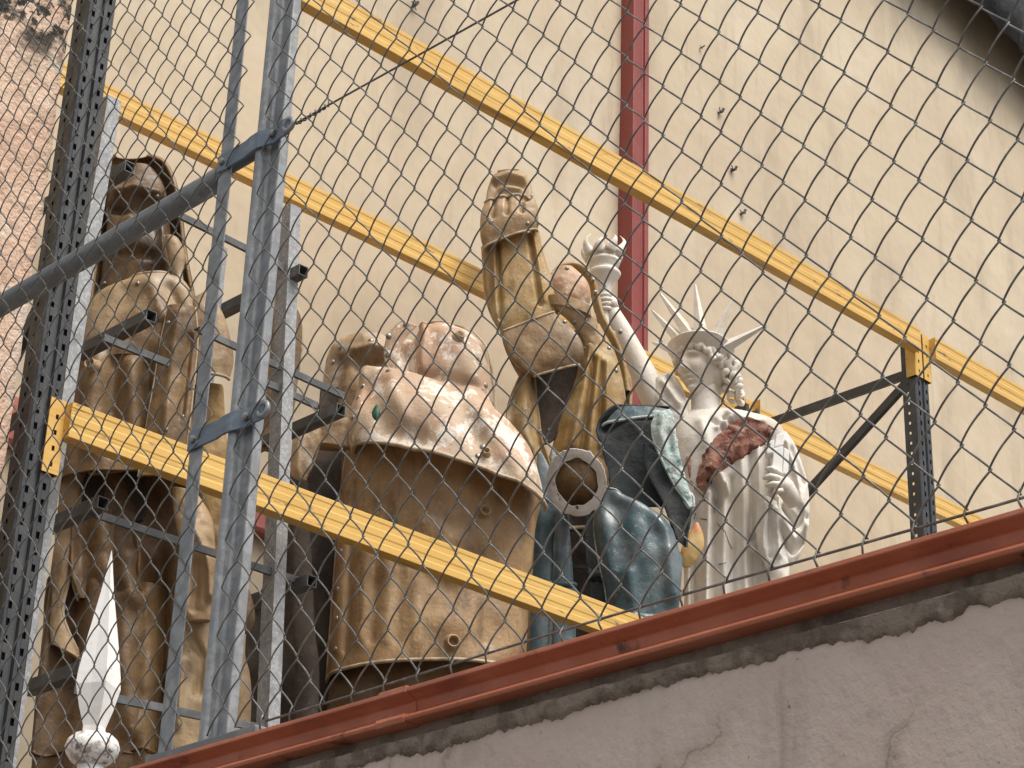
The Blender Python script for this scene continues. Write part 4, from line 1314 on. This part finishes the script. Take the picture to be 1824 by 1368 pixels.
# ---------------------------------------------------------------- white crowned statue with torch
DS = 8.62
PX = 1.0 / 398.0          # metres per photo pixel at the statue
lady = thing('crowned_statue', 'white plaster statue of robed figure with spiked crown raising a torch', 'statue')
body = shell('robe', [(1236, 728, 1290, 730, 0.5), (1212, 745, 1345, 742, 0.5), (1200, 765, 1388, 760, 0.52), (1194, 800, 1402, 795, 0.55), (1200, 850, 1404, 850, 0.58), (1208, 900, 1402, 900, 0.58),
                      (1214, 960, 1400, 960, 0.58), (1218, 1020, 1398, 1020, 0.56), (1218, 1100, 1402, 1100, 0.56), (1214, 1200, 1410, 1200, 0.56), (1210, 1320, 1416, 1320, 0.56)],
             DS, M['plaster'], lady, back=0.5, power=0.9, lump=(0.010, 5), nu=110, nv=190, folds=[
    ([(1262, 880), (1258, 1000), (1256, 1120)], 6, 0.035), ([(1276, 890), (1272, 1010), (1270, 1120)], 5, -0.030), ([(1290, 870), (1288, 1000), (1292, 1120)], 6, 0.030), ([(1306, 850), (1306, 1000), (1310, 1120)], 5, -0.035),
    ([(1318, 800), (1324, 900), (1326, 1000), (1330, 1120)], 6, 0.032), ([(1336, 800), (1340, 900), (1338, 960)], 4, -0.028), ([(1350, 800), (1352, 900), (1346, 980)], 6, 0.03), ([(1344, 960), (1350, 1120)], 7, -0.03),
    ([(1366, 960), (1370, 1120)], 8, 0.032), ([(1386, 970), (1390, 1120)], 6, -0.03), ([(1240, 900), (1236, 1000), (1236, 1120)], 6, -0.03), ([(1226, 900), (1224, 1100)], 6, 0.025),
    ([(1268, 842), (1282, 850), (1294, 880)], 6, 0.045), ([(1262, 856), (1276, 868), (1280, 900)], 5, -0.04),
    ([(1248, 752), (1262, 800), (1256, 840)], 10, 0.018), ([(1268, 748), (1290, 765)], 5, -0.02), ([(1296, 735), (1330, 748), (1360, 752)], 5, 0.022), ([(1290, 745), (1320, 762)], 4, -0.022), ([(1278, 762), (1300, 745)], 4, 0.02)])
verts = [v.co.copy() for v in body.data.vertices]
polys = [tuple(p.vertices) for p in body.data.polygons]
BODY = BVHTree.FromPolygons(verts, polys)


def on_body(x, y, lift, fall=DS):
    d = ray(x, y).normalized()
    hit = BODY.ray_cast(EYE, d)
    if hit[0] is None:
        return spot(x, y, 'D', fall - 0.05) + TOWARD * lift
    return hit[0] + TOWARD * lift


def conform(name, rows, mat, parent, lift=0.012, lump=0.016, nu=26, nv=50):
    full = [list(map(float, r)) for r in rows]
    vs, fs = [], []
    for j in range(nv + 1):
        r = catmull(full, j / nv * (len(full) - 1))
        for i in range(nu):
            u = i / (nu - 1)
            edge = math.sin(math.pi * u) ** 0.5
            jag = 5.0 * noise.noise(Vector((j * 0.35, u * 2, 3)))
            x, y = r[0] + (r[2] - r[0]) * u + jag * (1 - edge), r[1] + (r[3] - r[1]) * u + jag * (1 - edge)
            P = on_body(x, y, 0)
            h = lift * edge + lump * (noise.noise(P * 16) + 0.6 * noise.noise(P * 37)) * edge
            vs.append(P + TOWARD * max(h, -0.004))
    for j in range(nv):
        for i in range(nu - 1):
            k = j * nu + i
            fs.append((k, k + nu, k + nu + 1, k + 1))
    o = mesh_obj(name, vs, fs, mat, parent, True)
    m = o.modifiers.new('thickness', 'SOLIDIFY')
    m.thickness = 0.012
    m.offset = -1
    return o


conform('sash', [(1330, 742, 1398, 776), (1312, 748, 1362, 792), (1290, 764, 1328, 812), (1268, 786, 1302, 828), (1252, 814, 1276, 846), (1243, 842, 1262, 866), (1238, 872, 1250, 884)], M['rustcloth'], lady, lift=0.026)
shell('sash_end', [(1196, 716, 1206, 714), (1196, 735, 1214, 738), (1198, 765, 1216, 770), (1204, 795, 1212, 800)], DS - 0.02, M['rustcloth'], lady, bulge=0.6, back=0.5, nv=30, nu=16, lump=(0.012, 16))
shell('sash_tail', [(1222, 815, 1230, 812), (1226, 840, 1236, 840), (1230, 862, 1236, 862)], DS - 0.10, M['rustcloth'], lady, bulge=0.6, back=0.5, nv=20, nu=12, lump=(0.008, 16))
for pts in ([(1246, 892), (1262, 893), (1272, 908), (1274, 916)], [(1248, 924), (1262, 926)], [(1278, 932), (1292, 948), (1298, 968), (1306, 980)], [(1280, 1006), (1296, 1002)], [(1236, 925), (1240, 912)]):
    path = []
    for (x0, y0), (x1, y1) in zip(pts, pts[1:]):
        for k in range(6):
            f = k / 6
            path.append(on_body(x0 + (x1 - x0) * f + random.uniform(-0.6, 0.6), y0 + (y1 - y0) * f + random.uniform(-0.6, 0.6), 0.0))
    Geo().tube(path, 0.0022, 4).build('crack', M['resin_dark'], lady)

# --- head: one continuous surface with face and neck
YAW = math.radians(46)
HF = (TOWARD * math.cos(YAW) - SIDE * math.sin(YAW)).normalized()
HS = Vector((0, 0, 1)).cross(HF).normalized()          # towards the statue's own left, the viewer's right
HU = (Vector((0, 0, 1)) + HF * 0.04).normalized()
HC = spot(1250, 658, 'D', DS - 0.02)
HF, HS, HU = HF * 1.12, HS * 1.12, HU * 1.12     # the head is a little over life size
bumps = [(0, 0.012, 0.008, 0.020, 0.010), (0, -0.010, 0.008, 0.020, 0.018), (0, -0.033, 0.011, 0.012, 0.030), (0.013, -0.040, 0.007, 0.007, 0.010), (-0.013, -0.040, 0.007, 0.007, 0.010),
         (0.034, 0.032, 0.026, 0.008, 0.010), (-0.034, 0.032, 0.026, 0.008, 0.010), (0.034, 0.012, 0.017, 0.012, -0.020), (-0.034, 0.012, 0.017, 0.012, -0.020), (0.034, 0.009, 0.013, 0.006, 0.012), (-0.034, 0.009, 0.013, 0.006, 0.012),
         (0, -0.063, 0.018, 0.005, 0.010), (0, -0.078, 0.015, 0.006, 0.012), (0, -0.0705, 0.022, 0.0028, -0.010), (0, -0.092, 0.018, 0.006, -0.007), (0, -0.110, 0.022, 0.014, 0.018),
         (0.048, -0.030, 0.025, 0.022, 0.006), (-0.048, -0.030, 0.025, 0.022, 0.006)]
vs, fs = [], []
NP, NTH = 96, 84
for j in range(NTH + 1):
    th = math.pi * j / NTH
    for i in range(NP):
        ph = 2 * math.pi * i / NP
        x, f, z = math.sin(th) * math.sin(ph), math.sin(th) * math.cos(ph), math.cos(th)
        wx = 0.086 * (1.0 if z > -0.1 else 1 - 0.42 * ((-z - 0.1) / 0.9) ** 1.1)
        X, Z = x * wx, z * 0.138
        Fw = f * (0.104 if f > 0 else 0.112)
        if f > 0:
            for bx, bz, sx_, sz_, h in bumps:
                Fw += h * math.exp(-((X - bx) / sx_) ** 2 - ((Z - bz) / sz_) ** 2) * min(1, f * 2)
        elif z < -0.3:
            Fw *= 1 - 0.55 * (-z - 0.3) / 0.7
        if z < -0.55 and f > 0:
            Fw -= 0.0
        vs.append(HC + HS * X + HF * Fw + HU * Z)
for j in range(NTH):
    for i in range(NP):
        a, b = j * NP + i, j * NP + (i + 1) % NP
        fs.append((a, a + NP, b + NP, b))
hd = mesh_obj('head', vs, fs, M['plaster'], lady, True)
nb = spot(1262, 752, 'D', DS + 0.01)
nk = Geo().tube([HC - HU * 0.05 - HF * 0.015, HC - HU * 0.11 - HF * 0.018, HC - HU * 0.16 - HF * 0.016, nb + Vector((0, 0, 0.02)), nb - Vector((0, 0, 0.05))], [0.062, 0.066, 0.066, 0.082, 0.11], 28)
nk.build('neck', M['plaster'], lady, True)
for sgn in (1,):
    er = Geo()
    E0 = HC + HS * (0.084 * sgn) - HF * 0.008 - HU * 0.005
    er.tube([E0 + HU * 0.028 + HF * 0.006, E0 + HU * 0.032 - HF * 0.012 + HS * 0.008, E0 + HU * 0.01 - HF * 0.022 + HS * 0.012, E0 - HU * 0.018 - HF * 0.01 + HS * 0.006, E0 - HU * 0.026 + HF * 0.004], [0.006, 0.008, 0.009, 0.008, 0.006], 8)
    er.build('ear', M['plaster'], lady, True)
# hair: waved roll over the brow, cap and hanging curls
hair = Geo()
for layer_, (rad, up0, fw0, rr) in enumerate(((0.100, 0.068, 0.040, 0.019), (0.108, 0.074, 0.014, 0.022), (0.110, 0.070, -0.015, 0.024))):
    path, rs = [], []
    for k in range(41):
        t = -1.62 + 3.24 * k / 40
        drop = -0.075 * (abs(t) / 1.62) ** 2.2
        path.append(HC + HS * (math.sin(t) * (rad - 0.008)) + HF * (fw0 + math.cos(t) * 0.050) + HU * (up0 + drop + 0.006 * math.sin(k * 1.3 + layer_)))
        rs.append(rr * (0.85 + 0.25 * math.sin(k * 1.15 + layer_ * 2)))
    hair.tube(path, rs, 10)
cap = []
for k in range(12):
    t = k / 11
    cap.append((0.112 * math.sin(math.acos(max(-1, 1 - 1.5 * t))) if t < 0.66 else 0.112, 0))
hair.lathe([(0.124, -0.02), (0.128, 0.02), (0.122, 0.06), (0.098, 0.105), (0.056, 0.135), (0.01, 0.145)], HC - HF * 0.025 + HU * 0.005, HU, 28)
hair.lathe([(0.055, -0.10), (0.095, -0.065), (0.117, -0.02)], HC - HF * 0.045, HU, 24)
for s, fw, z0, z1, r0 in ((0.098, -0.004, 0.03, -0.09, 0.018), (0.112, -0.035, 0.035, -0.12, 0.021), (0.118, -0.060, 0.01, -0.14, 0.022), (0.098, -0.080, -0.02, -0.16, 0.022), (0.130, -0.050, -0.05, -0.15, 0.018), (0.080, -0.05, -0.06, -0.15, 0.018)):
    path, rs = [], []
    for k in range(34):
        t = k / 33
        a = t * 15 + s * 40
        path.append(HC + HS * (s + 0.010 * math.cos(a) + 0.012 * t) + HF * (fw + 0.010 * math.sin(a) - 0.02 * t) + HU * (z0 + (z1 - z0) * t))
        rs.append(r0 * (0.8 + 0.3 * math.sin(a * 1.5 + 1)) * (1 - 0.45 * t * t))
    hair.tube(path, rs, 8)
hair.build('hair', M['plaster'], lady, True)
# diadem band, flaring forward over the brow, and its seven rays
crown = None
vs, fs = [], []
NB = 60
ringp = [(0.112, 0.062), (0.150, 0.108), (0.146, 0.114), (0.104, 0.070)]
for k in range(NB + 1):
    t = -1.95 + 3.9 * k / NB
    fall = -0.030 * (abs(t) / 1.9) ** 2
    for (rr, hh) in ringp:
        sw = 1.0 - 0.30 * max(0, (abs(t) - 1.0) / 0.95)
        rr2 = 0.112 + (rr - 0.112) * sw
        vs.append(HC + HS * (math.sin(t) * rr2) + HF * (-0.012 + math.cos(t) * rr2 * 0.95) + HU * (0.0 + (0.062 + (hh - 0.062) * sw) + fall))
for k in range(NB):
    for q in range(4):
        a, b = k * 4 + q, k * 4 + (q + 1) % 4
        fs.append((a, a + 4, b + 4, b))
fs += [(0, 1, 2, 3), (NB * 4 + 3, NB * 4 + 2, NB * 4 + 1, NB * 4)]
crown = Geo().add(vs, fs).build('crown', M['plaster'], lady, True, bevel=0.002)
tips = [((1162, 610), (1208, 626)), ((1161, 553), (1216, 610)), ((1176, 523), (1229, 596)), ((1238, 507), (1248, 592)), ((1308, 531), (1273, 603)), ((1365, 579), (1289, 620)), ((1330, 640), (1297, 648))]
for i, (tp2, bs) in enumerate(tips):
    if i == 6:
        continue
    dx_t = -(tp2[0] - 1250) * PX * 0.45
    dx_b = -(bs[0] - 1250) * PX * 0.45
    T, B = spot(tp2[0], tp2[1], 'D', DS - 0.06 + dx_t), spot(bs[0], bs[1], 'D', DS - 0.075 + dx_b)
    B = B + (B - T).normalized() * 0.02
    d = (T - B).normalized()
    n1 = d.cross(TOWARD).normalized()
    n2 = d.cross(n1)
    w = 0.034
    tw_ = 0.0055
    g = Geo().add([B + n1 * w, B + n2 * w * 0.7, B - n1 * w, B - n2 * w * 0.7, T + n1 * tw_, T + n2 * tw_, T - n1 * tw_, T - n2 * tw_], [(0, 1, 5, 4), (1, 2, 6, 5), (2, 3, 7, 6), (3, 0, 4, 7), (3, 2, 1, 0), (4, 5, 6, 7)])
    g.build('ray', M['plaster'], crown)
# --- raised arm, fist and torch
arm_px = [(1196, 742, 0.0), (1180, 722, 0.0), (1160, 694, 0.0), (1140, 654, -0.01), (1122, 618, -0.02), (1106, 586, -0.03), (1094, 562, -0.04), (1087, 546, -0.04)]
path = [spot(x, y, 'D', DS + 0.02 + dd) for x, y, dd in arm_px]
Geo().tube(path, [0.088, 0.084, 0.068, 0.056, 0.050, 0.045, 0.037, 0.032], 20).build('raised_arm', M['plaster'], lady, True)
shell('shoulder_drape', [(1166, 676, 1196, 664), (1160, 696, 1214, 688), (1166, 720, 1222, 710), (1180, 745, 1226, 738), (1194, 770, 1230, 765)], DS - 0.03, M['plaster'], lady, bulge=0.6, back=0.4, nv=40, nu=30, lump=(0.014, 11), folds=[([(1180, 680), (1210, 720)], 5, 0.02), ([(1190, 672), (1218, 705)], 4, -0.02)])
tb, tt = spot(1078, 586, 'D', DS - 0.03), spot(1074, 428, 'D', DS - 0.03)
tax = (tt - tb).normalized()
TL = (tt - tb).length
u1 = TL / 158.0
torch = Geo().lathe([(6 * u1, 0), (9 * u1, 3 * u1), (7 * u1, 8 * u1), (8 * u1, 40 * u1), (11 * u1, 68 * u1), (15 * u1, 84 * u1), (25 * u1, 92 * u1), (27 * u1, 97 * u1), (25 * u1, 100 * u1), (20 * u1, 102 * u1), (19 * u1, 110 * u1),
                     (26 * u1, 114 * u1), (27 * u1, 119 * u1), (22 * u1, 122 * u1), (24 * u1, 128 * u1), (26 * u1, 131 * u1), (22 * u1, 134 * u1), (10 * u1, 135 * u1)], tb, tax, 28).build('torch', M['plaster'], lady, True)
fl = Geo()
s1 = tax.cross(TOWARD).normalized()
s2 = tax.cross(s1)
for k in range(12):
    t = 2 * math.pi * k / 8 + 0.4
    inner = k >= 8
    r0 = (9 if inner else 23) * u1
    hgt = (random.uniform(30, 38) if inner else random.uniform(22, 36)) * u1
    base = tb + tax * (130 * u1)
    path, rs = [], []
    for q in range(11):
        f = q / 10
        rr = r0 * (1 + 0.38 * math.sin(f * 3.0)) * (1 + 0.15 * f * math.sin(k * 2.1))
        a = t + 0.35 * f
        path.append(base + tax * (hgt * f) + (s1 * math.cos(a) + s2 * math.sin(a)) * rr)
        rs.append((10 if not inner else 9) * u1 * max(0.05, (1 - f) ** 1.25))
    fl.tube(path, rs, 8)
fl.build('flame', M['plaster'], torch, True)
# fist: palm and five fingers closed on the handle
hb = spot(1080, 546, 'D', DS - 0.03)
fist = Geo()
wr = path_end = spot(1087, 546, 'D', DS - 0.02)
fist.tube([wr, hb + SIDE * 0.022 + tax * 0.0, hb + SIDE * 0.02 + tax * 0.05], [0.034, 0.036, 0.024], 12)
for k in range(4):
    zc = hb + tax * (0.048 - 0.023 * k)
    p = []
    for q in range(10):
        a = -0.4 + 3.6 * q / 9
        p.append(zc + (SIDE * math.cos(a) + TOWARD * math.sin(a)) * (0.030 - 0.002 * abs(k - 1)))
    fist.tube(p, [0.0115] * 8 + [0.010, 0.007], 8)
p = [hb + SIDE * 0.02 - TOWARD * 0.01 + tax * 0.03, hb + TOWARD * -0.03 + tax * 0.055, hb - SIDE * 0.02 - TOWARD * 0.022 + tax * 0.062, hb - SIDE * 0.032 + TOWARD * 0.002 + tax * 0.058]
fist.tube(p, [0.013, 0.0125, 0.0115, 0.008], 8)
fist.build('right_hand', M['plaster'], lady, True)
# --- bent arm, sleeve drape, hand and tablet
shell('sleeve', [(1372, 768, 1402, 772), (1372, 795, 1416, 792), (1372, 830, 1428, 826), (1378, 866, 1438, 862), (1380, 905, 1442, 905), (1376, 945, 1438, 948), (1374, 985, 1426, 988), (1384, 1008, 1412, 1008)], DS - 0.14, M['plaster'], lady, bulge=0.62, back=0.5, nv=100, nu=60, lump=(0.012, 8),
      folds=[([(1400, 790), (1420, 850), (1426, 900)], 5, 0.022), ([(1410, 800), (1432, 860)], 4, -0.02), ([(1396, 905), (1420, 935), (1436, 920)], 5, -0.035), ([(1392, 930), (1415, 962), (1436, 940)], 6, 0.03), ([(1390, 955), (1412, 985), (1430, 965)], 4, -0.03),
             ([(1430, 880), (1436, 960)], 4, 0.02), ([(1385, 890), (1380, 980)], 6, 0.03)])
shell('mantle', [(1352, 880, 1388, 900), (1346, 930, 1392, 940), (1350, 980, 1400, 985), (1364, 1010, 1406, 1010), (1376, 1050, 1404, 1050)], DS - 0.17, M['plaster'], lady, bulge=0.5, back=0.3, nv=60, nu=40, lump=(0.012, 9),
      folds=[([(1362, 900), (1358, 980)], 5, 0.025), ([(1372, 905), (1372, 990)], 4, -0.025), ([(1382, 910), (1388, 990)], 5, 0.025)])
DH = DS - 0.30
hand = Geo()
Wp = spot(1412, 896, 'D', DH + 0.06)
Pc = spot(1398, 868, 'D', DH)
hand.tube([Wp, spot(1408, 884, 'D', DH + 0.03), Pc, spot(1390, 856, 'D', DH)], [0.034, 0.038, 0.042, 0.034], 14)
for (x0, y0, xm, ym, x1, y1, r) in ((1392, 846, 1374, 834, 1364, 836, 0.0115), (1392, 854, 1372, 848, 1360, 852, 0.012), (1394, 864, 1376, 862, 1364, 866, 0.0115), (1396, 874, 1384, 876, 1376, 880, 0.0105)):
    a, b, c = spot(x0, y0, 'D', DH - 0.015), spot(xm, ym, 'D', DH - 0.035), spot(x1, y1, 'D', DH - 0.012)
    hand.tube([a, a.lerp(b, 0.55) + TOWARD * 0.006, b, b.lerp(c, 0.6), c], [r * 1.15, r * 1.1, r * 1.08, r * 0.95, r * 0.6], 8)
a, b, c = spot(1396, 848, 'D', DH + 0.02), spot(1390, 832, 'D', DH + 0.01), spot(1380, 826, 'D', DH - 0.01)
hand.tube([a, a.lerp(b, 0.5), b, b.lerp(c, 0.6), c], [0.015, 0.0145, 0.013, 0.012, 0.007], 8)
hand.build('left_hand', M['plaster'], lady, True)
tab = Geo()


def slab(g, q, D0, dep):
    f = [spot(x, y, 'D', D0) for x, y in q]
    bk = [p - TOWARD * dep for p in f]
    g.add(f + bk, [(0, 1, 2, 3), (7, 6, 5, 4), (0, 4, 5, 1), (1, 5, 6, 2), (2, 6, 7, 3), (3, 7, 4, 0)])


slab(tab, [(1378, 798), (1396, 794), (1393, 842), (1374, 842)], DH - 0.02, 0.05)
slab(tab, [(1364, 786), (1380, 782), (1378, 806), (1366, 808)], DH - 0.03, 0.06)
slab(tab, [(1382, 774), (1398, 771), (1396, 792), (1380, 794)], DH + 0.01, 0.06)
slab(tab, [(1397, 796), (1406, 802), (1404, 846), (1394, 842)], DH - 0.005, 0.05)
tab.build('tablet', M['whitepaint'], lady, bevel=0.004)
# pedestal below the robe, out of sight behind the parapet
lo = min(v.co.z for v in body.data.vertices)
cx = sum((v.co.x for v in body.data.vertices)) / len(body.data.vertices)
cy = sum((v.co.y for v in body.data.vertices)) / len(body.data.vertices)
pd = Geo()
pd.box((cx - 0.30, cy - 0.22, FLOOR_Z + 0.001), (cx + 0.30, cy + 0.22, lo + 0.03))
pd.box((cx - 0.34, cy - 0.26, lo - 0.05), (cx + 0.34, cy + 0.26, lo + 0.004))
pd.build('pedestal', M['plaster'], lady, bevel=0.01)
